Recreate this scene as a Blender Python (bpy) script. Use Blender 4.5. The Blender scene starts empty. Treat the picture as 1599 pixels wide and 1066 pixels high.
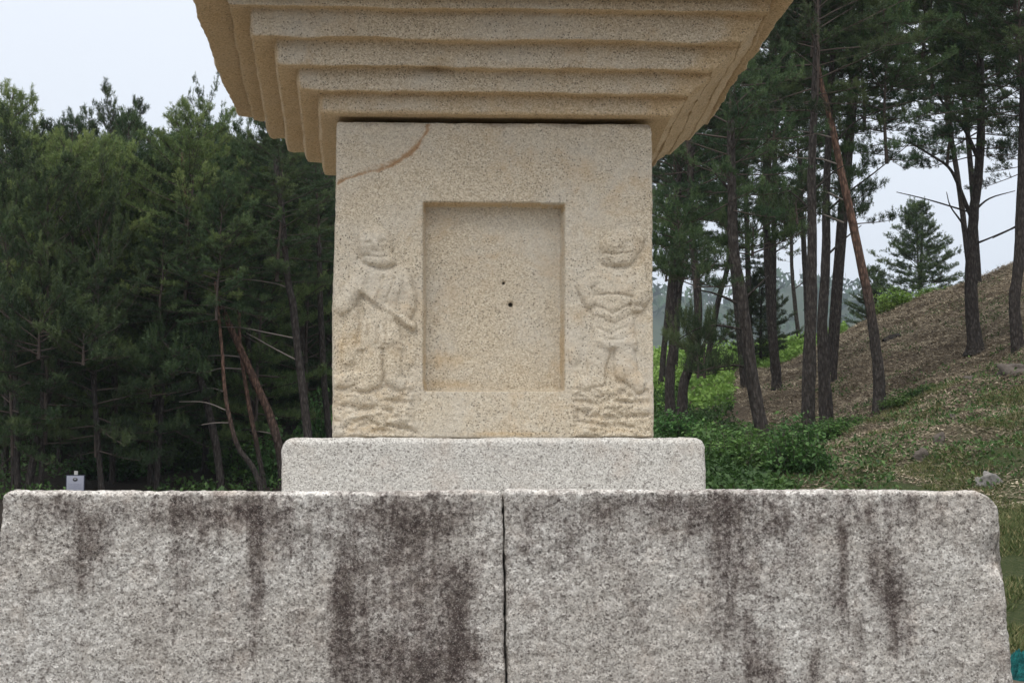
import bpy, math, random
import numpy as np
from mathutils import Matrix, Vector

S = bpy.context.scene
C = S.collection
# ------------------------------------------------------------------ camera
EYE = 1.6
F = 2750.0                         # focal length in photo pixels (photo 1599 x 1066)
YAW = math.atan((799.5 - 655) / F)
PITCH = math.atan((772 - 533) / F)
ROLL = math.radians(0.12)
cam = bpy.data.cameras.new('camera')
cam.sensor_width = 36.0
cam.lens = 36.0 * F / 1599.0
cam.clip_end = 9000
cam.clip_start = 0.05
cob = bpy.data.objects.new('camera', cam)
C.objects.link(cob)
RM = (Matrix.Rotation(-YAW, 3, 'Z') @ Matrix.Rotation(math.pi / 2 + PITCH, 3, 'X') @ Matrix.Rotation(-ROLL, 3, 'Z'))
cob.matrix_world = Matrix.Translation((0, 0, EYE)) @ RM.to_4x4()
S.camera = cob
RN = np.array(RM)

def at(px, py, Y):
    """world point at depth Y seen at photo pixel (px, py)"""
    d = RN @ np.array([(px - 799.5) / F, -(py - 533) / F, -1.0])
    p = d * (Y / d[1])
    return np.array([p[0], p[1], p[2] + EYE])

def proj(P):
    q = (P - np.array([0, 0, EYE])) @ RN
    w = np.maximum(-q[:, 2], 1e-6)
    return 799.5 + F * q[:, 0] / w, 533 - F * q[:, 1] / w

# ------------------------------------------------------------------ sky and sun
SUN_EL, SUN_AZ = 59.0, 200.0       # degrees; azimuth clockwise from +Y
wd = bpy.data.worlds.new('World')
S.world = wd
wd.use_nodes = True
nt = wd.node_tree
nt.nodes.clear()
wo = nt.nodes.new('ShaderNodeOutputWorld')
bg = nt.nodes.new('ShaderNodeBackground')
bg.inputs['Strength'].default_value = 0.1
sk = nt.nodes.new('ShaderNodeTexSky')
sk.sky_type = 'NISHITA'
sk.sun_disc = False
sk.sun_elevation = math.radians(SUN_EL)
sk.sun_rotation = math.radians(SUN_AZ)
sk.dust_density = 3.0
tc = nt.nodes.new('ShaderNodeTexCoord')
sp = nt.nodes.new('ShaderNodeSeparateXYZ')
rp = nt.nodes.new('ShaderNodeValToRGB')
rp.color_ramp.elements[0].position = 0.0
rp.color_ramp.elements[0].color = (0.74, 0.79, 0.87, 1)
rp.color_ramp.elements[1].position = 1.0
rp.color_ramp.elements[1].color = (1.0, 1.0, 1.0, 1)
e = rp.color_ramp.elements.new(0.28)
e.color = (0.82, 0.86, 0.93, 1)
ns = nt.nodes.new('ShaderNodeTexNoise')
ns.inputs['Scale'].default_value = 2.2
ns.inputs['Detail'].default_value = 4
cm = nt.nodes.new('ShaderNodeMapRange')
cm.inputs[3].default_value = 9.3
cm.inputs[4].default_value = 10.6
vm = nt.nodes.new('ShaderNodeVectorMath')
vm.operation = 'SCALE'
mx = nt.nodes.new('ShaderNodeMix')
mx.data_type = 'RGBA'
mx.inputs[0].default_value = 0.9
L = nt.links.new
L(tc.outputs['Generated'], sp.inputs[0])
L(sp.outputs['Z'], rp.inputs[0])
L(tc.outputs['Generated'], ns.inputs['Vector'])
L(ns.outputs[0], cm.inputs[0])
L(rp.outputs[0], vm.inputs[0])
L(cm.outputs[0], vm.inputs['Scale'])
L(sk.outputs[0], mx.inputs['A'])
L(vm.outputs[0], mx.inputs['B'])
L(mx.outputs['Result'], bg.inputs['Color'])
L(bg.outputs[0], wo.inputs['Surface'])

sun = bpy.data.lights.new('sun', 'SUN')
sun.energy = 1.5
sun.angle = math.radians(40)
sun.color = (1.0, 0.965, 0.91)
so = bpy.data.objects.new('sun', sun)
C.objects.link(so)
az, el = math.radians(SUN_AZ), math.radians(SUN_EL)
sd = Vector((math.sin(az) * math.cos(el), math.cos(az) * math.cos(el), math.sin(el)))
so.rotation_euler = sd.to_track_quat('Z', 'Y').to_euler()
S.view_settings.view_transform = 'Standard'
S.view_settings.look = 'None'
S.view_settings.exposure = 0.33
S.view_settings.gamma = 1
S.view_settings.use_curve_mapping = False
S.cycles.max_bounces = 6
S.cycles.diffuse_bounces = 3
S.cycles.glossy_bounces = 2
S.cycles.transparent_max_bounces = 4
S.cycles.volume_bounces = 0
S.cycles.use_adaptive_sampling = True
S.cycles.adaptive_threshold = 0.01

# ------------------------------------------------------------------ numeric helpers
def _hash(ix, iy, iz, seed):
    h = (ix.astype(np.int64) * 374761393 + iy.astype(np.int64) * 668265263 + iz.astype(np.int64) * 2147483647 + seed * 974634777) & 0xFFFFFFFF
    h = ((h ^ (h >> 13)) * 1274126177) & 0xFFFFFFFF
    h = ((h ^ (h >> 16)) * 2246822519) & 0xFFFFFFFF
    return ((h ^ (h >> 15)) & 0xFFFFFF) / float(0xFFFFFF)

def vnoise(P, scale, seed=0):
    Q = P * scale + 137.31
    I = np.floor(Q)
    f = Q - I
    f = f * f * f * (f * (f * 6 - 15) + 10)
    I = I.astype(np.int64)
    r = 0
    for dx in (0, 1):
        wx = f[:, 0] if dx else 1 - f[:, 0]
        for dy in (0, 1):
            wy = f[:, 1] if dy else 1 - f[:, 1]
            for dz in (0, 1):
                wz = f[:, 2] if dz else 1 - f[:, 2]
                r = r + wx * wy * wz * _hash(I[:, 0] + dx, I[:, 1] + dy, I[:, 2] + dz, seed)
    return r * 2 - 1

def fbm(P, scale, octv=4, seed=0, gain=0.5):
    a, s, r = 1.0, scale, 0
    for k in range(octv):
        r = r + a * vnoise(P, s, seed + k * 17)
        a *= gain
        s *= 2.03
    return r

def sstep(a, b, x):
    t = np.clip((x - a) / (b - a), 0, 1)
    return t * t * (3 - 2 * t)

def make_mesh(name, V, quads=None, tris=None, attrs=None, mats=(), matidx=None, smooth=True):
    me = bpy.data.meshes.new(name)
    V = np.asarray(V, dtype=np.float32)
    faces = []
    nq = 0 if quads is None else len(quads)
    ntr = 0 if tris is None else len(tris)
    me.vertices.add(len(V))
    me.vertices.foreach_set('co', V.ravel())
    li = []
    if nq: li.append(np.asarray(quads, dtype=np.int32).ravel())
    if ntr: li.append(np.asarray(tris, dtype=np.int32).ravel())
    li = np.concatenate(li)
    me.loops.add(len(li))
    me.loops.foreach_set('vertex_index', li)
    me.polygons.add(nq + ntr)
    st = np.concatenate([np.arange(nq) * 4, nq * 4 + np.arange(ntr) * 3]).astype(np.int32)
    me.polygons.foreach_set('loop_start', st)
    if matidx is not None:
        me.polygons.foreach_set('material_index', np.asarray(matidx, dtype=np.int32))
    for m in mats: me.materials.append(m)
    me.update(calc_edges=True)
    me.validate()
    if smooth:
        me.polygons.foreach_set('use_smooth', np.ones(len(me.polygons), dtype=bool))
    for k, v in (attrs or {}).items():
        a = me.attributes.new(k, 'FLOAT', 'POINT')
        a.data.foreach_set('value', np.asarray(v, dtype=np.float32))
    return me

def link(name, me, parent=None, loc=None):
    o = bpy.data.objects.new(name, me)
    C.objects.link(o)
    if parent is not None: o.parent = parent
    if loc is not None: o.location = loc
    return o

def tag(o, label=None, cat=None, group=None, kind=None):
    if label: o['label'] = label
    if cat: o['category'] = cat
    if group: o['group'] = group
    if kind: o['kind'] = kind
    return o

def empty(name, loc):
    o = bpy.data.objects.new(name, None)
    o.empty_display_size = 0.2
    C.objects.link(o)
    o.location = loc
    return o

def vert_normals(V, quads):
    n = np.zeros_like(V)
    a, b, c, d = (V[quads[:, i]] for i in range(4))
    fn = np.cross(c - a, d - b)
    for i in range(4): np.add.at(n, quads[:, i], fn)
    return n / np.maximum(np.linalg.norm(n, axis=1, keepdims=True), 1e-12)

def split_part(name, V, quads, N, mask, attrs, mats, parent, origin):
    """object from the faces of a big grid picked by mask, keeping the big grid's normals so no seam shows"""
    q = quads[mask]
    ids, inv = np.unique(q.ravel(), return_inverse=True)
    q2 = inv.reshape(-1, 4)
    me = make_mesh(name, V[ids] - origin, quads=q2, attrs={k: v[ids] for k, v in attrs.items()}, mats=mats)
    me.normals_split_custom_set_from_vertices([tuple(x) for x in N[ids].astype(float)])
    return link(name, me, parent)

# ------------------------------------------------------------------ materials
class NB:
    def __init__(s, name):
        s.m = bpy.data.materials.new(name)
        s.m.use_nodes = True
        s.t = s.m.node_tree
        s.t.nodes.clear()
        s.out = s.n('ShaderNodeOutputMaterial')
        s.b = s.n('ShaderNodeBsdfPrincipled')
        s.b.inputs['Specular IOR Level'].default_value = 0.25
        s.l(s.b.outputs[0], s.out.inputs[0])
        s.co = s.n('ShaderNodeTexCoord').outputs['Object']
    def n(s, t, **k):
        x = s.t.nodes.new(t)
        for a, v in k.items(): setattr(x, a, v)
        return x
    def l(s, a, b): s.t.links.new(a, b)
    def noise(s, scale, detail=4, rough=0.55, vec=None, dist=0):
        x = s.n('ShaderNodeTexNoise')
        x.inputs['Scale'].default_value = scale
        x.inputs['Detail'].default_value = detail
        x.inputs['Roughness'].default_value = rough
        x.inputs['Distortion'].default_value = dist
        s.l(vec or s.co, x.inputs['Vector'])
        return x.outputs[0]
    def voro(s, scale, vec=None, feat='F1', out='Color', rnd=1.0):
        x = s.n('ShaderNodeTexVoronoi', feature=feat)
        x.inputs['Scale'].default_value = scale
        x.inputs['Randomness'].default_value = rnd
        s.l(vec or s.co, x.inputs['Vector'])
        return x.outputs[out]
    def ramp(s, v, stops, interp='LINEAR'):
        x = s.n('ShaderNodeValToRGB')
        cr = x.color_ramp
        cr.interpolation = interp
        while len(cr.elements) < len(stops): cr.elements.new(0.5)
        for e, (p, c) in zip(cr.elements, stops):
            e.position = p
            e.color = (*c, 1) if len(c) == 3 else c
        s.l(v, x.inputs[0])
        return x.outputs[0]
    def rng(s, v, a, b, c=0.0, d=1.0):
        x = s.n('ShaderNodeMapRange', interpolation_type='SMOOTHSTEP')
        for i, q in enumerate((a, b, c, d)): x.inputs[i + 1].default_value = q
        s.l(v, x.inputs[0])
        return x.outputs[0]
    def math(s, op, a, b=0.0):
        x = s.n('ShaderNodeMath', operation=op)
        for i, q in enumerate((a, b)):
            if isinstance(q, (int, float)): x.inputs[i].default_value = q
            else: s.l(q, x.inputs[i])
        return x.outputs[0]
    def mix(s, f, a, b, mode='MIX'):
        x = s.n('ShaderNodeMix', data_type='RGBA', blend_type=mode)
        for i, q in ((0, f), (6, a), (7, b)):
            if isinstance(q, (int, float)): x.inputs[i].default_value = q
            elif isinstance(q, tuple): x.inputs[i].default_value = (*q, 1)
            else: s.l(q, x.inputs[i])
        return x.outputs[2]
    def attr(s, name):
        x = s.n('ShaderNodeAttribute')
        x.attribute_name = name
        return x.outputs['Fac']
    def map(s, scale):
        x = s.n('ShaderNodeMapping')
        x.inputs['Scale'].default_value = scale
        s.l(s.co, x.inputs[0])
        return x.outputs[0]
    def topfade(s):
        g = s.n('ShaderNodeNewGeometry')
        x = s.n('ShaderNodeSeparateXYZ')
        s.l(g.outputs['Normal'], x.inputs[0])
        return s.rng(x.outputs['Z'], .15, .6, 1, .04)
    def bump(s, h, strength, dist, prev=None, fade=None):
        x = s.n('ShaderNodeBump')
        x.inputs['Strength'].default_value = strength
        if fade is not None: s.l(s.math('MULTIPLY', fade, strength), x.inputs['Strength'])
        x.inputs['Distance'].default_value = dist
        s.l(h, x.inputs['Height'])
        if prev is not None: s.l(prev, x.inputs['Normal'])
        return x.outputs[0]
    def sep(s, c):
        x = s.n('ShaderNodeSeparateColor')
        s.l(c, x.inputs[0])
        return x.outputs
    def fin(s, col, rough=0.85, nrm=None):
        if isinstance(col, tuple): s.b.inputs['Base Color'].default_value = (*col, 1)
        else: s.l(col, s.b.inputs['Base Color'])
        if isinstance(rough, (int, float)): s.b.inputs['Roughness'].default_value = rough
        else: s.l(rough, s.b.inputs['Roughness'])
        if nrm is not None: s.l(nrm, s.b.inputs['Normal'])
        return s.m

def granite_warm():
    b = NB('warm_granite')
    # crystals about 4 mm, dark mica specks, larger rusty blooms
    cell = b.sep(b.voro(290))[0]
    crys = b.ramp(cell, [(0, (.30, .26, .21)), (.12, (.43, .37, .285)), (.4, (.53, .46, .36)), (.75, (.61, .55, .45)), (1, (.71, .66, .57))])
    big = b.noise(3.2, 6, .62)
    pale = b.mix(b.rng(big, .42, .68), crys, b.mix(.6, crys, (.58, .56, .52)))
    tn = b.noise(6.5, 7, .7, dist=.4)
    warm = b.mix(b.rng(tn, .50, .72, 0, .38), pale, (.52, .37, .20))
    och = b.attr('ochre')
    o2 = b.rng(b.math('ADD', och, b.math('MULTIPLY', b.math('SUBTRACT', b.noise(22, 6, .7), .5), .9)), .15, .95)
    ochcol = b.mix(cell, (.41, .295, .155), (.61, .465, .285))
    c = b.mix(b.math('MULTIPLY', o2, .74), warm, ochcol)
    rust = b.attr('rust')
    r2 = b.rng(b.math('ADD', rust, b.math('MULTIPLY', b.math('SUBTRACT', b.noise(60, 6, .75), .5), 1.6)), .2, 1.1)
    c = b.mix(b.math('MULTIPLY', r2, .8), c, (.37, .215, .105))
    sp = b.sep(b.voro(150))[1]
    spd = b.voro(150, out='Distance')
    speck = b.math('MULTIPLY', b.math('LESS_THAN', spd, .36), b.math('GREATER_THAN', sp, .79))
    c = b.mix(b.math('MULTIPLY', speck, .62), c, (.085, .07, .055))
    sp2 = b.sep(b.voro(34))[1]
    pit = b.math('MULTIPLY', b.math('LESS_THAN', b.voro(34, out='Distance'), .11), b.math('GREATER_THAN', sp2, .90))
    c = b.mix(b.math('MULTIPLY', pit, .6), c, (.05, .035, .02))
    c = b.mix(b.rng(b.attr('pit'), .2, .8), c, (.04, .035, .03))
    fine = b.noise(160, 5, .75)
    c = b.mix(.35, c, b.ramp(fine, [(.3, (.25, .25, .25)), (.55, (.5, .5, .5)), (.75, (.85, .85, .85))]), 'OVERLAY')
    c = b.mix(1.0, c, (1.08, 1.05, .985), 'MULTIPLY')
    dark_fac = b.rng(b.attr('dark_tone'), .1, .9)
    c = b.mix(b.math('MULTIPLY', dark_fac, .6), c, (.13, .10, .085))  # painted relief shade and the darker top band of the body
    n1 = b.bump(b.noise(75, 6, .7), .8, .006)
    n2 = b.bump(b.noise(260, 3, .7), .7, .003, n1)
    n3 = b.bump(b.math('MULTIPLY', b.math('ADD', speck, pit), -1), .5, .003, n2)
    return b.fin(c, .88, n3)

def granite_grey(name, stained, tone):
    b = NB(name)
    mv = b.co
    cell = b.sep(b.voro(230 if stained else 300))[0]
    t = tone
    crys = b.ramp(cell, [(0, (.24 * t, .23 * t, .22 * t)), (.15, (.42 * t, .41 * t, .395 * t)), (.45, (.56 * t, .555 * t, .54 * t)), (.8, (.68 * t, .675 * t, .655 * t)), (1, (.80 * t, .80 * t, .79 * t))])
    pinkn = b.noise(9, 5, .6)
    c = b.mix(b.rng(pinkn, .5, .75, 0, .35), crys, (.50 * t, .42 * t, .36 * t))
    sp = b.sep(b.voro(95))[1]
    speck = b.math('MULTIPLY', b.math('LESS_THAN', b.voro(95, out='Distance'), .36), b.math('GREATER_THAN', sp, .84 if stained else .88))
    c = b.mix(b.math('MULTIPLY', speck, .6), c, (.10, .09, .08))
    h1 = b.noise(80 if stained else 110, 8, .78)
    if stained:
        st = b.attr('stain')
        strk = b.noise(1.0, 6, .68, vec=b.map((34, 34, 2.6)))
        blot = b.noise(13, 9, .76)
        grit = b.noise(70, 7, .82)
        mz = lambda n_, k: b.math('MULTIPLY', b.math('SUBTRACT', n_, .5), k)
        v = b.math('ADD', b.math('ADD', st, mz(strk, 1.5)), mz(blot, 2.2))
        v2 = b.math('ADD', v, mz(grit, 5.0))
        m0 = b.rng(v, -.1, 1.0)
        m1 = b.rng(v2, .20, 1.30)
        film = b.mix(b.noise(5, 5, .6), (.50, .47, .44), (.42, .37, .37))
        c = b.mix(b.rng(b.noise(2.6, 5, .65), .38, .62, 0, .55), c, b.mix(1.0, c, (.80, .765, .73), 'MULTIPLY'))
        c = b.mix(m0, c, b.mix(1.0, c, film, 'MULTIPLY'))
        dark = b.mix(b.noise(9, 5, .65), (.19, .165, .155), (.27, .19, .20))
        c = b.mix(b.math('MULTIPLY', m1, .84), c, b.mix(1.0, c, dark, 'MULTIPLY'))
        c = b.mix(b.math('MULTIPLY', m1, .45), c, (.050, .040, .040))
        c = b.mix(b.rng(h1, .47, .34, 0, .85), c, (.15, .13, .115))
        c = b.mix(b.rng(b.noise(62, 6, .8, dist=.6), .44, .35, 0, .9), c, (.075, .06, .055))
        c = b.mix(b.rng(b.noise(30, 8, .75), .50, .38, 0, .38), c, (.25, .225, .20))
        gl = b.math('GREATER_THAN', b.sep(b.voro(420))[2], .90)
        c = b.mix(b.math('MULTIPLY', gl, .34), c, (.62, .60, .57))
    else:
        c = b.mix(b.rng(h1, .46, .34, 0, .5), c, (.22, .205, .19))
        c = b.mix(b.rng(b.noise(130, 4, .8), .42, .30, 0, .6), c, (.13, .12, .11))
    c = b.mix(1.0, c, (1.0, .972, .935) if stained else (1.0, .975, .93), 'MULTIPLY')
    fine = b.noise(190, 5, .8)
    c = b.mix(.42 if stained else .25, c, b.ramp(fine, [(.32, (.18, .18, .18)), (.52, (.5, .5, .5)), (.72, (.88, .88, .88))]), 'OVERLAY')
    tf = b.topfade()
    n1 = b.bump(h1, .8, .008 if stained else .005, None, tf)
    n2 = b.bump(b.noise(95, 6, .75), .9, .006 if stained else .004, n1, tf)
    return b.fin(c, .9, n2)

def bark_mat():
    b = NB('pine_bark')
    v = b.map((1, 1, .32))
    pl = b.voro(22, vec=v, out='Distance')
    nz = b.noise(30, 6, .7, vec=v)
    red = b.attr('red')
    lowc = b.mix(b.rng(nz, .3, .7), (.018, .015, .013), (.105, .090, .080))
    upc = b.mix(nz, (.12, .062, .042), (.29, .175, .125))
    c = b.mix(red, lowc, upc)
    c = b.mix(b.rng(pl, .30, .60, 0, .6), c, (.02, .015, .012))
    n = b.bump(b.math('SUBTRACT', nz, b.math('MULTIPLY', pl, 1.2)), .9, .03)
    return b.fin(c, .92, n)

def twig_mat():
    b = NB('twig_wood')
    c = b.mix(b.noise(9, 4), (.045, .033, .027), (.12, .095, .08))
    return b.fin(c, .9)

def deadwood_mat():
    b = NB('dead_branch_wood')
    c = b.mix(b.noise(6, 4), (.10, .085, .075), (.30, .26, .225))
    return b.fin(c, .9)

def leafy(name, a, bb, cc, rough=.55, trans=0.25, vary=True):
    b = NB(name)
    t = b.attr('tint')
    oi = b.n('ShaderNodeObjectInfo')
    c = b.ramp(t, [(0, a), (.5, bb), (1, cc)])
    hsv = b.n('ShaderNodeHueSaturation')
    b.l(c, hsv.inputs['Color'])
    b.l(b.rng(oi.outputs['Random'], 0, 1, .485, .515), hsv.inputs['Hue'])
    b.l(b.rng(b.math('FRACT', b.math('MULTIPLY', oi.outputs['Random'], 7.3)), 0, 1, .72, 1.35), hsv.inputs['Value'])
    c = hsv.outputs[0] if vary else c
    b.fin(c, rough)
    b.b.inputs['Specular IOR Level'].default_value = 0.3
    if trans:
        tr = b.n('ShaderNodeBsdfTranslucent')
        b.l(c, tr.inputs['Color'])
        mxs = b.n('ShaderNodeMixShader')
        mxs.inputs[0].default_value = trans
        b.l(b.b.outputs[0], mxs.inputs[1])
        b.l(tr.outputs[0], mxs.inputs[2])
        b.l(mxs.outputs[0], b.out.inputs[0])
    return b.m

M_WARM = granite_warm()
M_SLAB = granite_grey('weathered_granite', True, 1.20)
M_PLINTH = granite_grey('pale_granite', False, .98)
M_BARK = bark_mat()
M_TWIG = twig_mat()
M_DEAD = deadwood_mat()
M_NEEDLE = leafy('pine_needles_shade', (.017, .035, .014), (.040, .074, .028), (.11, .155, .058))  # green darkened to carry the shade of the low wood
M_NEEDLE_Y = leafy('pine_needles_bright', (.050, .084, .028), (.11, .165, .052), (.21, .26, .09))  # brighter green kept for the top crowns, beside the shade-darkened copy
M_LEAF = leafy('shrub_leaves', (.028, .070, .020), (.072, .150, .038), (.17, .29, .075))
M_LEAF_B = leafy('bright_leaves', (.09, .16, .035), (.21, .33, .07), (.36, .50, .13))
M_GRASS = leafy('grass_blades', (.045, .075, .02), (.11, .14, .045), (.34, .29, .15), .7, .25, False)
M_LITTER = leafy('dry_litter', (.048, .034, .022), (.205, .160, .105), (.60, .51, .37), .8, 0, False)
M_FAR = leafy('far_forest_leaves', (.02, .045, .02), (.04, .08, .03), (.07, .12, .045), .8, 0)

# ------------------------------------------------------------------ pagoda
YC = 5.95                                        # depth of the pagoda's axis
CX = (at(519, 681, 5.45)[0] + at(1023, 681, 5.45)[0]) / 2
BASE = np.array([CX, YC, 0.0])
pagoda = empty('stone_pagoda', tuple(BASE))
tag(pagoda, 'weathered granite pagoda with carved guardians flanking a blind door niche', 'pagoda')

def rbox_grid(xs, ys, zs, r):
    """closed rounded box over the coordinate arrays; returns V, quads, unit outward normals"""
    lo = np.array([xs[0], ys[0], zs[0]]); hi = np.array([xs[-1], ys[-1], zs[-1]])
    Vs, Qs, off = [], [], 0
    def face(A, B, mk, flip):
        nonlocal off
        a, b = np.meshgrid(A, B, indexing='ij')
        P = mk(a.ravel(), b.ravel())
        n, m = len(A), len(B)
        i = np.arange(n - 1)[:, None] * m + np.arange(m - 1)[None, :]
        i = i.ravel()
        q = np.stack([i, i + m, i + m + 1, i + 1], 1)
        if flip: q = q[:, ::-1]
        Vs.append(P); Qs.append(q + off); off += len(P)
    o = lambda v, a: np.full_like(a, v)
    face(xs, zs, lambda a, b: np.stack([a, o(lo[1], a), b], 1), False)
    face(xs, zs, lambda a, b: np.stack([a, o(hi[1], a), b], 1), True)
    face(ys, zs, lambda a, b: np.stack([o(lo[0], a), a, b], 1), True)
    face(ys, zs, lambda a, b: np.stack([o(hi[0], a), a, b], 1), False)
    face(xs, ys, lambda a, b: np.stack([a, b, o(hi[2], a)], 1), False)
    face(xs, ys, lambda a, b: np.stack([a, b, o(lo[2], a)], 1), True)
    V = np.concatenate(Vs); Q = np.concatenate(Qs)
    key = np.round(V * 1e5).astype(np.int64)
    _, first, inv = np.unique(key, axis=0, return_index=True, return_inverse=True)
    inv = inv.ravel()
    V = V[first]; Q = inv[Q]
    q = np.clip(V, lo + r, hi - r)
    d = V - q
    nn = np.linalg.norm(d, axis=1, keepdims=True)
    n = d / np.maximum(nn, 1e-9)
    return q + n * r, Q, n

def arr(a, b, step, r=0.0, fine=None):
    n = max(2, int(round((b - a) / step)) + 1)
    x = np.linspace(a, b, n)
    if fine:                                   # extra cells near both ends
        k = np.linspace(0, r, max(2, int(r / fine) + 1))[:-1]
        x = np.concatenate([a + k, x[(x > a + r) & (x < b - r)], np.array([a + r, b - r]), (b - k)])
        x = np.unique(np.round(x, 6))
    return x

def corner(V, sgn, xe, zt, rr):
    """round the upper outer edge at x = xe to radius rr"""
    dx = np.clip(sgn * (V[:, 0] - xe) + rr, 0, None); dz = np.clip(V[:, 2] - (zt - rr), 0, None)
    L2 = np.hypot(dx, dz); k = np.where(L2 > rr, rr / np.maximum(L2, 1e-6), 1)
    k = 1 + (k - 1) * sstep(0, rr * .5, dx) * sstep(0, rr * .3, dz)
    V[:, 0] = np.where(dx > 0, xe + sgn * (dx * k - rr), V[:, 0])
    V[:, 2] = np.where(dz > 0, zt - rr + dz * k, V[:, 2])

# --- base slabs
BX0, BX1 = at(0, 900, 4.62)[0], at(1570, 900, 4.62)[0]
BYF = 4.62
BTOP = at(800, 764, BYF)[2]
BYB = 2 * YC - BYF
LST = [(540, 1000, 26, 130, .85), (532, 930, 14, 40, .5), (560, 905, 38, 60, .30), (600, 1050, 50, 60, .50), (650, 970, 60, 120, .42), (640, 900, 60, 60, .30),
       (712, 940, 22, 70, .75), (738, 900, 10, 30, .5), (720, 1020, 34, 60, .90), (660, 1040, 50, 50, .45), (630, 830, 34, 50, .36), (590, 800, 80, 40, .50), (700, 800, 60, 40, .44),
       (660, 870, 70, 55, .25), (410, 800, 26, 30, .5), (400, 850, 20, 60, .55), (402, 930, 17, 55, .55), (395, 1005, 9, 30, .40), (350, 800, 70, 26, .38), (290, 800, 60, 26, .3),
       (285, 860, 20, 45, .38), (285, 908, 14, 22, .45), (130, 820, 36, 35, .42), (130, 870, 26, 40, .45), (125, 908, 14, 24, .38), (90, 790, 60, 22, .30), (200, 800, 80, 25, .26),
       (240, 960, 40, 30, .15), (60, 840, 14, 30, .22), (480, 840, 40, 40, .25), (350, 820, 260, 60, .15), (250, 1030, 60, 20, .10)]
RST = [(1130, 850, 40, 110, .40), (1140, 960, 36, 130, .42), (1180, 1040, 22, 50, .5), (1200, 900, 30, 120, .32), (1316, 860, 7, 55, .75),
       (1308, 930, 22, 45, .42), (1375, 880, 26, 50, .62), (1400, 920, 22, 50, .55), (1392, 980, 28, 45, .52), (1340, 990, 26, 40, .3), (1270, 1040, 12, 42, .75), (1212, 1052, 20, 25, .5),
       (900, 830, 110, 60, .24), (1000, 792, 150, 26, .34), (1250, 800, 70, 42, .36), (1400, 792, 70, 32, .34), (1080, 790, 80, 30, .36), (850, 900, 60, 60, .16),
       (1100, 830, 350, 70, .14), (960, 1000, 60, 60, .10)]

def stain_field(V, blobs):
    px, py = proj(V)
    s = np.zeros(len(V))
    for (cx, cy, rx, ry, a) in blobs:
        d = ((px - cx) / rx) ** 2 + ((py - cy) / ry) ** 2
        s = s + a * np.exp(-d * .9) * (1 - s * .5)
    return s * (V[:, 1] < BYF + .25)

def base_slab(x0, x1, blobs, seed, label, right):
    xs = arr(x0, x1, .0045)
    zt = BTOP
    zs = np.concatenate([np.linspace(.36, zt - .72, 12)[:-1], np.linspace(zt - .72, zt, 160)])
    ys = np.concatenate([np.linspace(BYF, BYF + .12, 20)[:-1], np.linspace(BYF + .12, BYB, 90)])
    V, Q, n = rbox_grid(xs, ys, zs, .017)
    # the outer upper corner is worn round, the outer side leans out downwards
    lowf = fbm(V, 2.3, 3, seed)
    mid = fbm(V, 14, 4, seed + 5, .6)
    fin = fbm(V, 75, 3, seed + 9, .6)
    front = n[:, 1] < -.3
    amp = np.where(front, 1.0, .8)
    lowf = lowf * np.where(np.abs(n[:, 0]) > .7, .3, 1)
    V = V + n * ((lowf * .006 + mid * .0020 + fbm(V, 40, 3, seed + 7, .6) * .0016 + fin * .0017) * amp)[:, None]
    if right:
        rr = .075
        corner(V, 1, x1, zt, rr)
        t = sstep(x0, x1, V[:, 0])
        V[:, 0] += t ** 3 * (np.clip(zt - V[:, 2], 0, 1.2) * .055 - .014)
        V[:, 2] -= .006 * sstep(.55, 1, t)
        px, py = proj(V)
        chip = np.exp(-((px - 1560) / 22) ** 2 - ((py - 865) / 30) ** 2)
        V[:, 1] += chip * .03 * front; V[:, 0] -= chip * .003
        # the joint leans a little
        V[:, 0] += (1 - t) ** 6 * np.clip(zt - V[:, 2], 0, 1.2) * .018
    else:
        rr = .03
        corner(V, -1, x0, zt, rr)
        t = sstep(x1, x0, V[:, 0])
        V[:, 0] -= t ** 3 * np.clip(zt - V[:, 2] - .03, 0, 1.2) * .05
        V[:, 0] += (1 - t) ** 6 * np.clip(zt - V[:, 2], 0, 1.2) * .016
    V[:, 2] -= .028 * sstep(BYF + .03, BYF + .6, V[:, 1]) * (V[:, 2] > zt - .1)
    V[:, 0] -= (1 if right else -1) * .05 * sstep(BYF + .05, BYB, V[:, 1]) * (np.abs(V[:, 0] - (x1 if right else x0)) < .3)
    st = stain_field(V, blobs)
    me = make_mesh('base_slab', V - BASE, quads=Q, attrs={'stain': st}, mats=[M_SLAB])
    o = link('base_slab', me, pagoda)
    o['label'] = label
    return o
XJ = at(786, 800, BYF)[0]
base_slab(BX0, XJ - .002, LST, 3, 'left foundation slab with large black stains', False)
base_slab(XJ + .002, BX1, RST, 11, 'right foundation slab with grey streaks and worn corner', True)
# course under the slabs
V, Q, n = rbox_grid(arr(BX0 - .35, BX1 + .4, .03), arr(BYF - .35, BYB + .35, .03), arr(-.15, .36, .03), .03)
V = V + n * (fbm(V, 6, 4, 40) * .012)[:, None]
link('foundation_course', make_mesh('foundation_course', V - BASE, quads=Q, attrs={'stain': np.full(len(V), .15)}, mats=[M_SLAB]), pagoda)

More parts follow.
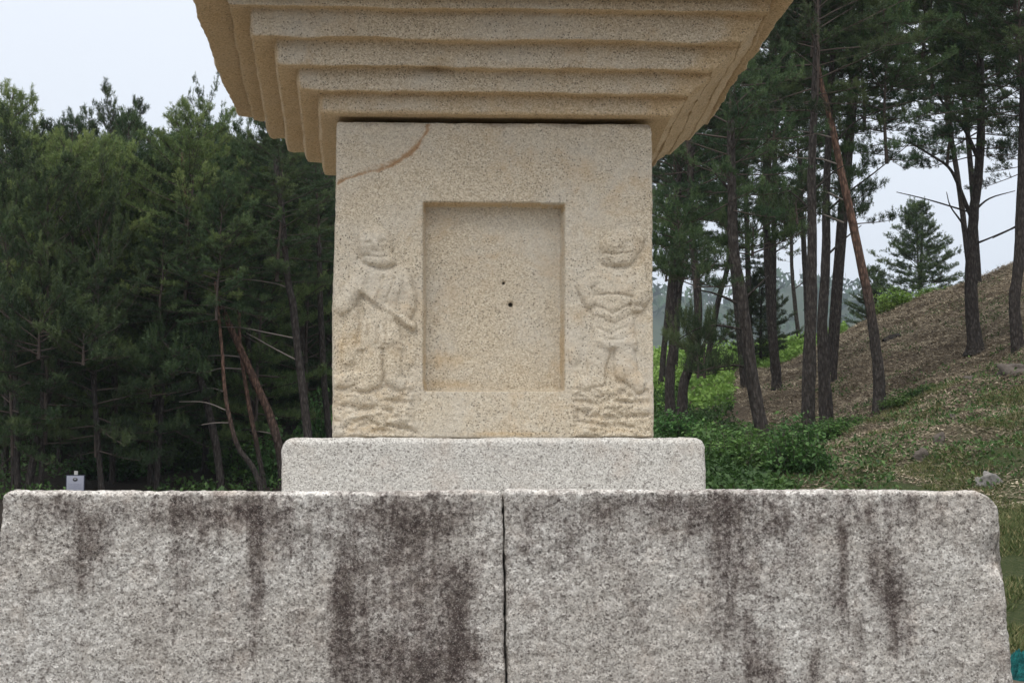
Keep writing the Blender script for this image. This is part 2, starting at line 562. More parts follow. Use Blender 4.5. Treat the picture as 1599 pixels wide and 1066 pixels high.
# --- plinth stone
PYF = 5.31
p0, p1 = at(440, 720, PYF), at(1102, 720, PYF)
PT, PB = at(770, 683, PYF)[2], BTOP - .05
V, Q, n = rbox_grid(arr(p0[0], p1[0], .0045), arr(PYF, 2 * YC - PYF, .015), arr(PB, PT, .004), .022)
sm = fbm(V, 3, 3, 21) * .003 + fbm(V, 22, 4, 22, .6) * .0018 + fbm(V, 90, 2, 25) * .0008
V = V + n * sm[:, None]
rr = .035
for sgn, xe in ((1, p1[0]), (-1, p0[0])):
    corner(V, sgn, xe, PT, rr)
V[:, 0] += (V[:, 0] - CX) * np.clip((PT - V[:, 2]), 0, .2) * .035
link('plinth_stone', make_mesh('plinth_stone', V - BASE, quads=Q, mats=[M_PLINTH]), pagoda)['label'] = 'pale grey plinth stone under the carved body'

# --- body stone with niche and reliefs
FYF = 5.45
MPX = FYF / F                                    # metres per photo pixel on the front face
BTL, BTR, BBL, BBR = at(524.5, 190, FYF), at(1019, 190, FYF), at(517.5, 681, FYF), at(1023.5, 681, FYF)
bz0, bz1 = PT + .0, (BTL[2] + BTR[2]) / 2
bx0, bx1 = BBL[0], BBR[0]
V, Q, n = rbox_grid(arr(bx0, bx1, .0033), arr(FYF, 2 * YC - FYF, .02), arr(bz0, bz1, .0033), .012)
t = (V[:, 2] - bz0) / (bz1 - bz0)
xl = BBL[0] + (BTL[0] - BBL[0]) * t; xr = BBR[0] + (BTR[0] - BBR[0]) * t
V[:, 0] = xl + (V[:, 0] - bx0) / (bx1 - bx0) * (xr - xl)
# round the top right corner
rr = .03
corner(V, 1, BTR[0], bz1, rr)
V = V + n * (fbm(V, 2.2, 3, 31) * .0035 + fbm(V, 26, 4, 32, .6) * .0012 + fbm(V, 110, 2, 33) * .0007)[:, None]
front = (n[:, 1] < -.9)
px, py = proj(V)
wx = px + fbm(V, 14, 4, 77, .6) * 2.6
wy = py + fbm(V, 14, 4, 78, .6) * 2.6
P2 = np.stack([px, py], 1)

def blob(cx, cy, rx, ry, h, e=2.0, ang=0):
    a = math.radians(ang)
    dx, dy = wx - cx, wy - cy
    u = (dx * math.cos(a) + dy * math.sin(a)) / rx
    v = (-dx * math.sin(a) + dy * math.cos(a)) / ry
    d = np.sqrt(u * u + v * v)
    return h * np.sqrt(np.clip(1 - (d / 1.06) ** 2.4, 0, 1))

def capsule(pts, r, h, soft=.5):
    r_ = np.zeros(len(wx)) + 1e9
    for (x0, y0), (x1, y1) in zip(pts[:-1], pts[1:]):
        ex, ey = x1 - x0, y1 - y0
        tt = np.clip(((wx - x0) * ex + (wy - y0) * ey) / (ex * ex + ey * ey + 1e-9), 0, 1)
        r_ = np.minimum(r_, np.hypot(wx - x0 - tt * ex, wy - y0 - tt * ey))
    if soft < .5: return h * (1 - sstep(soft * r, r * 1.15, r_))
    return h * np.sqrt(np.clip(1 - (r_ / (r * 1.12)) ** 2.2, 0, 1))

def quadmask(cx, y0, y1, w0, w1, h, s=5):
    tt = np.clip((wy - y0) / (y1 - y0), 0, 1)
    w = w0 + (w1 - w0) * tt
    return h * np.sqrt(np.clip(1 - (np.abs(wx - cx) / (w + 2)) ** 3, 0, 1)) * sstep(y0 - s, y0 + s * .3, wy) * (1 - sstep(y1 - s * .4, y1 + s * .4, wy))

H = np.zeros(len(V))
def add(f): 
    global H
    H = np.maximum(H, f)
def cut(f):
    global H
    H = H - f
# left guardian (heights in photo pixels, 1 px = 2 mm)
add(blob(586, 385, 28, 30, 14))                                   # head
add(blob(592, 405, 25, 14, 14.5))                                 # chin
add(blob(574, 366, 14, 10, 10))                                   # topknot side
add(capsule([(566, 426), (600, 430), (622, 428)], 13, 8))         # shoulders
add(quadmask(597, 426, 505, 34, 29, 9.5, 9))                      # torso
add(blob(602, 455, 34, 34, 11))
add(capsule([(568, 430), (552, 452), (536, 476)], 14, 13))        # near arm
add(capsule([(628, 434), (639, 462), (634, 490)], 11, 11))        # far arm
add(capsule([(556, 448), (600, 480), (646, 510)], 6.5, 13.5))     # staff
add(blob(602, 497, 26, 17, 12))
add(quadmask(593, 500, 546, 27, 36, 11, 8))                       # skirt
add(blob(578, 532, 18, 16, 12)); add(blob(606, 532, 20, 15, 12.5))
add(capsule([(583, 546), (580, 594)], 14, 10.5))                  # legs
add(capsule([(611, 546), (613, 590)], 13, 10.5))
add(capsule([(580, 596), (566, 602)], 10, 10)); add(capsule([(613, 592), (626, 600)], 10, 10))
add(capsule([(547, 490), (543, 560)], 12, 5)); add(capsule([(641, 515), (641, 565)], 8, 3.5))
add(capsule([(523, 598), (556, 590), (585, 580)], 9, 8))
cut(capsule([(568, 402), (592, 404), (608, 401)], 3, 3.2, .1))
cut(blob(577, 381, 6, 4, 2.6)); cut(blob(597, 380, 6, 4, 2.6)); cut(capsule([(581, 394), (592, 395)], 2.4, 1.8, .1))
cut(capsule([(597, 434), (588, 475)], 3, 3, .1)); cut(capsule([(614, 434), (604, 472)], 3, 2.8, .1)); cut(capsule([(628, 440), (620, 480)], 2.6, 2.2, .1))
cut(capsule([(577, 508), (571, 538)], 2.6, 2.4, .1)); cut(capsule([(600, 508), (603, 538)], 2.6, 2.4, .1)); cut(capsule([(589, 512), (588, 540)], 2.6, 2.8, .1))
cut(capsule([(566, 466), (590, 484)], 6, 4.5, .1)); cut(capsule([(618, 504), (644, 520)], 6, 4, .1))
cut(capsule([(558, 378), (560, 396), (572, 414), (590, 422), (612, 416)], 5, 3.2, .1))
# right guardian
add(blob(970, 386, 31, 26, 14))
add(blob(964, 404, 25, 14, 14.5))
add(blob(995, 371, 12, 14, 12))
add(capsule([(938, 430), (968, 434), (996, 430)], 13, 8.5))
add(blob(962, 450, 37, 30, 11.5))
add(capsule([(922, 470), (911, 448), (926, 437), (938, 436)], 10, 11))
add(blob(928, 434, 9, 7, 12))
add(capsule([(984, 432), (1004, 452), (996, 474)], 14, 13))
add(quadmask(957, 462, 508, 34, 31, 11, 8))
add(blob(957, 487, 31, 22, 13))
add(quadmask(956, 505, 546, 31, 37, 11, 8))
add(blob(940, 534, 19, 14, 12.5)); add(blob(972, 533, 20, 15, 12.5))
add(capsule([(935, 546), (932, 592)], 14, 10.5))
add(capsule([(972, 546), (977, 580)], 14, 10.5)); add(capsule([(977, 580), (998, 604)], 11, 9.5))
add(capsule([(930, 592), (912, 600)], 11, 9.5))
add(capsule([(900, 480), (898, 560)], 9, 3))
for (xa, ya, xb, yb, xc, yc) in ((928, 478, 952, 494, 984, 476), (930, 494, 956, 508, 988, 490), (928, 512, 950, 524, 976, 510), (942, 530, 964, 535, 992, 518)):
    cut(capsule([(xa, ya), (xb * .5 + xa * .25 + xc * .25, yb - 3), (xc, yc)], 3.0, 2.0, .1))
cut(capsule([(926, 464), (958, 460), (988, 465)], 3.4, 3, .1))
cut(capsule([(945, 397), (962, 400), (984, 395)], 3, 3.2, .1))
cut(blob(959, 381, 6, 4, 2.6)); cut(blob(980, 380, 6, 4, 2.6)); cut(blob(971, 389, 4, 2.5, 2.2))
cut(capsule([(938, 390), (944, 408), (962, 420), (984, 415), (1000, 398)], 5, 3.4, .1))
cut(capsule([(984, 476), (1006, 480)], 6, 4, .1))
# cloud and rock pedestals
def pedestal(x0, x1, y0, seed):
    m = sstep(x0 - 4, x0 + 3, wx) * (1 - sstep(x1 - 5, x1 + 5, wx)) * sstep(y0 - 6, y0 + 4, wy)
    q = np.stack([px * .030 + seed, py * .052, np.zeros(len(px))], 1)
    r = 1 - np.abs(fbm(q, 1.25, 3, seed, .55)) * 2.1
    q2 = np.stack([px * .05, py * .07, np.zeros(len(px))], 1)
    return m * .78 * (4 + 4.0 * np.clip(r, -.4, 1) + 3.2 * fbm(q2, 1, 3, seed + 4))
add(pedestal(519, 645, 600, 5)); add(pedestal(896, 1018, 604, 9))
for a in ([(530, 607), (565, 612), (600, 606)], [(600, 622), (632, 630), (643, 630)], [(536, 632), (560, 640), (588, 634), (610, 641)],
          [(540, 668), (556, 658), (572, 654), (590, 664)], [(608, 662), (630, 668), (646, 676)], [(900, 628), (930, 630)], [(950, 628), (985, 631), (1005, 634)],
          [(902, 650), (940, 648), (1005, 650)], [(900, 664), (930, 660), (950, 667)], [(960, 662), (1000, 668)]):
    cut(capsule(a, 5.5, 3.4, .1))
# niche
mk = sstep(660, 666.5, wx * .3 + px * .7) * (1 - sstep(877, 882.5, wx * .3 + px * .7)) * sstep(314.5, 318, wy * .4 + py * .6 - 0.012 * (px - 660)) * (1 - sstep(607, 611, py))
MK = mk
H = H * (1 - mk) * (.98 + .22 * fbm(V, 12, 3, 80))
Hm = H * MPX * (.92 + .16 * fbm(V, 20, 2, 79)) - mk * .068
for (cx, cy, r, dpt) in ((799, 472, 4.2, .012), (788, 438, 3, .009), (746, 471, 4.5, .004), (700, 455, 3, .002)):
    Hm -= dpt * np.exp(-(((px - cx) ** 2 + (py - cy) ** 2) / (r * r)) ** 2)
V[:, 1] -= np.where(front, Hm, 0) * (n[:, 1] < -.9)
# colour fields
och = np.zeros(len(V))
for (cx, cy, rx, ry, a) in ((695, 560, 40, 16, .7), (700, 598, 50, 10, .8), (820, 565, 60, 30, .35), (555, 530, 20, 18, .5), (790, 677, 90, 5, .9), (880, 540, 10, 50, .4),
                            (530, 560, 10, 60, .5), (575, 670, 40, 8, .45), (960, 670, 60, 8, .35), (560, 620, 60, 40, .2), (575, 240, 60, 30, .3), (1010, 560, 14, 80, .3), (740, 470, 90, 120, .12)):
    och += a * np.exp(-((px - cx) / rx) ** 2 - ((py - cy) / ry) ** 2)
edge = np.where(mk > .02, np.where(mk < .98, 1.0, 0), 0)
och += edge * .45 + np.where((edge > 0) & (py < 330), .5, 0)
wxx, wyy = wx, wy
vein = [(670, 190), (664, 208), (655, 225), (640, 241), (615, 257), (590, 267), (560, 273), (540, 281), (520, 291)]
rust = capsule([(a_, b_ - 3) for a_, b_ in vein], 10, .90, .02) * (.75 + .6 * fbm(V, 16, 3, 92)) + capsule(vein, 2.6, .45, .1)
rust = rust * front
# a little worn groove along the vein
V[:, 1] += np.where(front, capsule(vein, 3, .0035, .1), 0)
dist_arc = np.clip(1 - np.abs(H - 3.5) / 3.5, 0, 1) * (H > .5)
och += dist_arc * .30
pit = np.exp(-(((px - 799) ** 2 + (py - 472) ** 2) / 16) ** 2) + np.exp(-(((px - 788) ** 2 + (py - 438) ** 2) / 7) ** 2) + .35 * np.exp(-(((px - 746) ** 2 + (py - 471) ** 2) / 20))
pit = pit * front
dark_tone = np.exp(-((py - 192) / 9.0) ** 2) * (.6 + .6 * fbm(V, 8, 3, 90)) * front  # darker band along the top of the front face
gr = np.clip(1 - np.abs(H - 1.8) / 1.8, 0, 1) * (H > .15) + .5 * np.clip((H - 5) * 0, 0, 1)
dark_tone = dark_tone + front * gr * .34 * (.7 + .8 * fbm(V, 30, 3, 91))  # shade painted round the carved figures so the relief reads in soft light
V, N = V, vert_normals(V, Q)
att = {'ochre': och * front * .8, 'rust': rust, 'pit': pit, 'dark_tone': dark_tone}
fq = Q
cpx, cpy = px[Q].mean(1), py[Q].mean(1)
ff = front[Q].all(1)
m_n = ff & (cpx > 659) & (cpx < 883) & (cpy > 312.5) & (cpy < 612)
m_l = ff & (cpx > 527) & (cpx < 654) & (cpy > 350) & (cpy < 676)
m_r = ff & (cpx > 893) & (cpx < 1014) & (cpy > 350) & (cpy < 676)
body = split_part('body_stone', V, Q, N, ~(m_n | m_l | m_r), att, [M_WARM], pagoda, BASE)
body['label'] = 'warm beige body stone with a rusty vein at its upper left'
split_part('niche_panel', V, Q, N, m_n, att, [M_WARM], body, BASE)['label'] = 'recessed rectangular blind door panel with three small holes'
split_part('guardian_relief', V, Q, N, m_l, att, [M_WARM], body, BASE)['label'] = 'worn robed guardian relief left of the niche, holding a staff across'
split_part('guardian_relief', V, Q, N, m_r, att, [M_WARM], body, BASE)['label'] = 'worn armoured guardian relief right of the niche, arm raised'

# --- roof stone: stepped underside, eave, slope
fr = [(356, 1204, 18, 5.155), (392, 1162, 66, 5.22), (436.5, 1122, 110, 5.293), (470, 1083, 147, 5.353), (498, 1043, 180, 5.414)]
hw, zb, cxs = [], [], []
for (a, b, y, Y) in fr:
    A, B = at(a, y, Y), at(b, y, Y)
    hw.append((B[0] - A[0]) / 2); cxs.append((A[0] + B[0]) / 2); zb.append((A[2] + B[2]) / 2)
hw, zb = hw[::-1], zb[::-1]                       # from the innermost step outwards
RCX = float(np.mean(cxs))
EZ = zb[-1] + .058
EHW = .925
prof = [(.40, bz1 + .003, 0), (hw[0], zb[0] + .001, 0)]
seg = []
P, ids = [], []
def line(a, b, idn, k=.004):
    m = max(2, int(math.hypot(b[0] - a[0], b[1] - a[1]) / k))
    for i in range(m):
        s = i / m
        P.append((a[0] + (b[0] - a[0]) * s, a[1] + (b[1] - a[1]) * s)); ids.append(idn)
line((.05, zb[0] + .002), (.38, zb[0] + .002), 0, .05)
line((.38, zb[0] + .002), (hw[0], zb[0]), 0)
for k in range(5):
    top = zb[k + 1] + .012 if k < 4 else EZ
    lip = .010
    line((hw[k], zb[k]), (hw[k] + .006, top), k + 1)
    nx = hw[k + 1] if k < 4 else EHW
    line((hw[k] + .006, top), (nx, top - (.012 if k < 4 else .030)), k + 1 if k < 4 else 6)
line((EHW, EZ - .03), (EHW + .02, EZ + .13), 6)
line((EHW + .02, EZ + .13), (.62, EZ + .36), 7, .02)
line((.62, EZ + .36), (.60, EZ + .42), 7, .02)
line((.60, EZ + .42), (.05, EZ + .421), 7, .06)
P = np.array(P); ids = np.array(ids)
# soften the mouldings
Ps = P.copy()
for _ in range(11):
    Ps[1:-1] = Ps[1:-1] * .5 + (Ps[:-2] + Ps[2:]) * .25
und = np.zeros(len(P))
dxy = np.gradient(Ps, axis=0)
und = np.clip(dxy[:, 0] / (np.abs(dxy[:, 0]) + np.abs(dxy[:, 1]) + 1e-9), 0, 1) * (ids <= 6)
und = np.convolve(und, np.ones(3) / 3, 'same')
NS = 190
s = np.linspace(-1, 1, NS, endpoint=False)
ring = np.concatenate([np.stack([s, -np.ones(NS)], 1), np.stack([np.ones(NS), s], 1), np.stack([-s, np.ones(NS)], 1), np.stack([-np.ones(NS), -s], 1)])
side = np.repeat([0, 1, 2, 3], NS)
NR, NP = len(ring), len(Ps)
# straight chamfer of the eroded right side, as a function of z
zc = Ps[:, 1]
ch = np.interp(zc, [zb[0], zb[0] + .05, EZ - .06, EZ], [hw[0] - .01, hw[0] + .03, hw[4] - .0, hw[4] + .01])
V = np.zeros((NP, NR, 3))
for i in range(NP):
    h = Ps[i, 0]
    pt = ring * h
    rc = .018 if h > .3 else .001
    q = np.clip(pt, -(h - rc), h - rc)
    d = pt - q
    d = d / np.maximum(np.linalg.norm(d, axis=1, keepdims=True), 1e-9)
    r2 = q + d * rc
    if ids[i] <= 5 and h > .45:
        # worn right side: steps melt toward a slope
        w = sstep(.955, 1.0, ring[:, 0]) * (.96 if ids[i] < 4 else .72)
        tgt = min(max(ch[i], .4), EHW)
        r2[:, 0] = r2[:, 0] * (1 - w) + (np.sign(r2[:, 0]) * tgt) * w
    V[i, :, 0] = RCX + r2[:, 0]
    V[i, :, 1] = YC + r2[:, 1]
    V[i, :, 2] = Ps[i, 1]
    if ids[i] >= 6:                              # eave corners rise a little
        c = (np.abs(ring[:, 0] * ring[:, 1])) ** 4
        V[i, :, 2] += c * .014 * sstep(.75, .92, np.full(NR, h))
V = V.reshape(-1, 3)
tb = np.clip((V[:, 1] - (YC - .8)) / 1.6, -.1, 1.1)
V[:, 0] = RCX + (V[:, 0] - RCX) * (1 + .032 * tb)
idv = np.repeat(ids, NR)
V[:, 0] += (idv < 6) * np.sign(V[:, 0] - RCX) * .047 * np.clip(tb, 0, 1) * sstep(.3, .5, np.abs(V[:, 0] - RCX))
V[:, 0] -= (idv >= 6) * (V[:, 0] > RCX + .5) * .048
vi = np.arange(NP - 1)[:, None] * NR + np.arange(NR)[None, :]
vj = np.arange(NP - 1)[:, None] * NR + ((np.arange(NR) + 1) % NR)[None, :]
Q = np.stack([vi.ravel(), (vi + NR).ravel(), (vj + NR).ravel(), vj.ravel()], 1)
N = vert_normals(V, Q)
if (N[(idv == 7)][:, 2].mean() < 0): Q = Q[:, ::-1]; N = -N
lowf = fbm(V * np.array([1, 1, 2.0]), 3.0, 3, 61); mid = fbm(V, 12, 4, 62, .6); fin = fbm(V, 70, 3, 63, .6)
rgt = sstep(.35, .75, V[:, 0] - RCX) * sstep(-1, -.3, -(V[:, 0] - RCX) * 0 + N[:, 0])
V = V + N * ((lowf * .005 + mid * .0032 + fin * .0013) * (idv > 0) + rgt * fbm(V, 5, 2, 66) * .009 * (idv < 7))[:, None]
px, py = proj(V)
wav = fbm(np.stack([V[:, 0], V[:, 1], np.zeros(len(V))], 1), 5, 3, 68) * .0032
V[:, 2] += wav * ((idv > 0) & (idv < 7))
# the shallow bite in the middle moulding, and the thin wavy nick beside it
frontm = V[:, 1] < YC - hw[0] + .06
bite = np.exp(-((px - 684) / 24) ** 2 - ((py - 104) / 13) ** 2) * frontm
V[:, 1] += bite * .03; V[:, 2] += bite * .012
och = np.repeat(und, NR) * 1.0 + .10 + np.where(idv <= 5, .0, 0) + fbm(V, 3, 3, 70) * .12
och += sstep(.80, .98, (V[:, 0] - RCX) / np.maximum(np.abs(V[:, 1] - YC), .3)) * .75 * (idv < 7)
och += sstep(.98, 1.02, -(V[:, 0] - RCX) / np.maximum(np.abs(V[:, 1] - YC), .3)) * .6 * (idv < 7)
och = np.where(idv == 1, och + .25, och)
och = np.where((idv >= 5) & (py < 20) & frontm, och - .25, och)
N = vert_normals(V, Q)
att = {'ochre': np.clip(och, 0, 1.2), 'rust': np.zeros(len(V)), 'pit': np.zeros(len(V)), 'dark_tone': np.zeros(len(V))}
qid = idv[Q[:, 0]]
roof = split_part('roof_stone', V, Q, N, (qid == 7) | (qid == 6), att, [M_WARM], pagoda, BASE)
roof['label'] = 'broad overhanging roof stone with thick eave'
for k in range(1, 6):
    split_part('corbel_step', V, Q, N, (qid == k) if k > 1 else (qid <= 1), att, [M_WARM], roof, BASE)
# second storey body above the picture
V, Q, n = rbox_grid(arr(RCX - .47, RCX + .47, .03), arr(YC - .47, YC + .47, .03), arr(EZ + .415, EZ + .80, .03), .02)
link('upper_body_stone', make_mesh('upper_body_stone', V + n * (fbm(V, 10, 3, 5) * .004)[:, None] - BASE, quads=Q, mats=[M_WARM]), pagoda)


# ------------------------------------------------------------------ terrain
def terr(X, Y):
    """ground height (world z) as a function of position"""
    X = np.asarray(X, float); Y = np.asarray(Y, float)
    base = np.interp(Y, [-50, 8, 12.8, 20, 25, 30, 38, 45, 60, 66, 78, 95, 140, 400, 3000],
                     [-1.6, -1.6, -1.32, -.5, .05, .75, 1.55, 2.5, 4.4, 4.9, 6.1, 4.6, -6, -14, -14])
    x0 = np.interp(Y, [10, 25, 38, 45, 60, 80], [3.5, 5, 9.6, 11, 12.0, 14])
    g = np.interp(Y, [10, 20, 25, 38, 45, 60, 70, 85], [.0, .05, .12, .36, .42, .43, .16, .0])
    d = X - x0
    side = np.where(d > 0, g * np.minimum(d, 14 + .25 * (d - 14)), g * .35 * np.maximum(d, -10))
    zr = base + side
    lb = np.interp(Y, [-50, 8, 20, 28, 36, 45, 55, 70, 85, 110, 200, 400, 3000],
                   [-1.6, -1.6, -1.3, -.9, -.3, .4, 2.6, 7.2, 11.5, 14, 10, -10, -14])
    u = X / np.maximum(Y, 8.0)
    w = sstep(.075, -.03, u)
    z = zr * (1 - w) + lb * w
    far = sstep(300, 500, Y)
    z = z * (1 - far) - 14 * far
    P = np.stack([X.ravel(), Y.ravel(), np.zeros(X.size)], 1)
    n = (fbm(P, .22, 3, 101) * .25 + fbm(P, .9, 4, 102) * .13).reshape(X.shape)
    return z + n * sstep(9, 16, Y) + EYE

def ax(pairs):
    out = []
    for a, b, st in pairs: out.append(np.arange(a, b, st))
    return np.concatenate(out + [np.array([pairs[-1][1]])])
gx = ax([(-3000, -400, 200), (-400, -60, 12), (-60, -25, 1.2), (-25, 28, .25), (28, 70, 1.2), (70, 400, 12), (400, 3000, 200)])
gy = ax([(-60, 8, 3), (8, 12, .5), (12, 66, .25), (66, 110, .8), (110, 420, 8), (420, 3000, 150)])
GX, GY = np.meshgrid(gx, gy, indexing='ij')
GZ = terr(GX, GY)
V = np.stack([GX.ravel(), GY.ravel(), GZ.ravel()], 1)
m = len(gy)
i = (np.arange(len(gx) - 1)[:, None] * m + np.arange(m - 1)[None, :]).ravel()
Q = np.stack([i, i + m, i + m + 1, i + 1], 1)
px, py = proj(V)
X_, Y_ = V[:, 0], V[:, 1]
green = sstep(30, 20, Y_) * .75 + sstep(64, 68, Y_) * .9 + .15
green = green * (1 - .8 * sstep(.075, -.0, X_ / np.maximum(Y_, 8))) 
green += .3 * sstep(48, 30, Y_) * sstep(3, 7, X_)
sand = sstep(14.0, 12.6, Y_)
b = NB('hillside_ground')
n1 = b.noise(.9, 6, .65); n2 = b.noise(7, 6, .7); n3 = b.noise(28, 5, .75)
soil = b.ramp(n2, [(.25, (.07, .052, .036)), (.5, (.20, .152, .104)), (.72, (.40, .325, .23))])
grs = b.ramp(n3, [(.25, (.045, .07, .02)), (.5, (.095, .125, .04)), (.75, (.20, .19, .085))])
gm = b.rng(b.math('ADD', b.attr('green'), b.math('MULTIPLY', b.math('SUBTRACT', n1, .5), 1.5)), .25, .8)
c = b.mix(gm, soil, grs)
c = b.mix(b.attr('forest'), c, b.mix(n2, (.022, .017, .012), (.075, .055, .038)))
c = b.mix(b.attr('sand'), c, b.mix(n3, (.26, .21, .15), (.40, .34, .26)))
M_GROUND = b.fin(c, .95, b.bump(n3, .8, .05, b.bump(n2, .7, .12)))
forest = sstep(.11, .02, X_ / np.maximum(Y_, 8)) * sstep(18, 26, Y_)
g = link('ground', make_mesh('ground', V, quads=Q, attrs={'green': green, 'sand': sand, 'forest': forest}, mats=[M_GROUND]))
tag(g, kind='structure')

def gz(x, y): return float(terr(np.array([x]), np.array([y]))[0])

rng = np.random.default_rng(7)
R_ = random.Random(5)

# ------------------------------------------------------------------ wood
def tube(pts, rad, sides=8, vseed=0, rough=0.0):
    pts = np.asarray(pts, float); n = len(pts)
    T = np.gradient(pts, axis=0); T /= np.maximum(np.linalg.norm(T, axis=1, keepdims=True), 1e-9)
    ref = np.array([.31, .95, .05]); A = np.cross(T, ref); bad = np.linalg.norm(A, axis=1) < .1
    A[bad] = np.cross(T[bad], [1, 0, 0]); A /= np.linalg.norm(A, axis=1, keepdims=True)
    B = np.cross(T, A)
    th = np.arange(sides) / sides * 2 * math.pi
    V = pts[:, None, :] + np.asarray(rad)[:, None, None] * (np.cos(th)[None, :, None] * A[:, None, :] + np.sin(th)[None, :, None] * B[:, None, :])
    V = V.reshape(-1, 3)
    if rough:
        c = np.repeat(pts, sides, 0); dd = V - c
        V = c + dd * (1 + rough * fbm(V * np.array([1, 1, .35]), 9, 3, vseed))[:, None]
    i = np.arange(n - 1)[:, None] * sides; j = np.arange(sides)[None, :]; k = (j + 1) % sides
    Q = np.stack([(i + j).ravel(), (i + k).ravel(), (i + sides + k).ravel(), (i + sides + j).ravel()], 1)
    V = np.concatenate([V, pts[-1:] + T[-1:] * rad[-1]])
    last = (n - 1) * sides
    tip = len(V) - 1
    Tr = np.stack([last + np.arange(sides), last + (np.arange(sides) + 1) % sides, np.full(sides, tip)], 1)
    return V, Q, Tr

def catmull(p, k=6):
    p = np.asarray(p, float)
    if len(p) < 3:
        t = np.linspace(0, 1, k + 1)[:, None]
        return p[0] * (1 - t) + p[-1] * t
    q = np.concatenate([[2 * p[0] - p[1]], p, [2 * p[-1] - p[-2]]])
    out = []
    for i in range(1, len(q) - 2):
        for j in range(k):
            t = j / k
            out.append(.5 * ((2 * q[i]) + (-q[i - 1] + q[i + 1]) * t + (2 * q[i - 1] - 5 * q[i] + 4 * q[i + 1] - q[i + 2]) * t * t + (-q[i - 1] + 3 * q[i] - 3 * q[i + 1] + q[i + 2]) * t ** 3))
    out.append(q[-2])
    return np.array(out)

class Soup:
    def __init__(s): s.V = []; s.Q = []; s.T = []; s.mq = []; s.mt = []; s.A = []; s.n = 0
    def add(s, V, Q=None, T=None, mi=0, tint=0.5):
        s.V.append(V)
        if Q is not None and len(Q): s.Q.append(Q + s.n); s.mq.append(np.full(len(Q), mi))
        if T is not None and len(T): s.T.append(T + s.n); s.mt.append(np.full(len(T), mi))
        s.A.append(np.full(len(V), tint) if np.isscalar(tint) else tint)
        s.n += len(V)
    def mesh(s, name, mats, smooth=True, attr='tint', origin=None):
        V = np.concatenate(s.V)
        if origin is not None: V = V - origin
        Q = np.concatenate(s.Q) if s.Q else None
        T = np.concatenate(s.T) if s.T else None
        mi = np.concatenate(s.mq + s.mt)
        return make_mesh(name, V, quads=Q, tris=T, attrs={attr: np.concatenate(s.A)}, mats=mats, matidx=mi, smooth=smooth)

def needles(P, A, tint, nper=15, length=.115, width=.016, rg=rng, spread=(.45, 1.3), along=.09):
    n = len(P)
    A = A / np.linalg.norm(A, axis=1, keepdims=True)
    ref = rg.normal(size=(n, 3)); U = np.cross(A, ref); U /= np.linalg.norm(U, axis=1, keepdims=True)
    W = np.cross(A, U)
    ph = rg.uniform(0, 2 * math.pi, (n, nper)); th = rg.uniform(spread[0], spread[1], (n, nper))
    ln = length * rg.uniform(.7, 1.15, (n, nper))
    rad = np.cos(ph)[..., None] * U[:, None] + np.sin(ph)[..., None] * W[:, None]
    D = np.cos(th)[..., None] * A[:, None] + np.sin(th)[..., None] * rad
    st = P[:, None] + A[:, None] * (rg.uniform(-.3, 1, (n, nper)) * along)[..., None]
    tip = st + D * ln[..., None]
    sd = np.cross(D, rg.normal(size=D.shape)); sd /= np.linalg.norm(sd, axis=2, keepdims=True)
    a = st + sd * width * .5 + D * .1 * ln[..., None]; c = st - sd * width * .5 + D * .1 * ln[..., None]
    V = np.stack([a, c, tip], 2).reshape(-1, 3)
    T = np.arange(len(V)).reshape(-1, 3)
    tt = np.repeat(tint, nper * 3) + np.repeat(rg.normal(0, .07, n * nper), 3)
    return V, T, np.clip(tt, 0, 1)

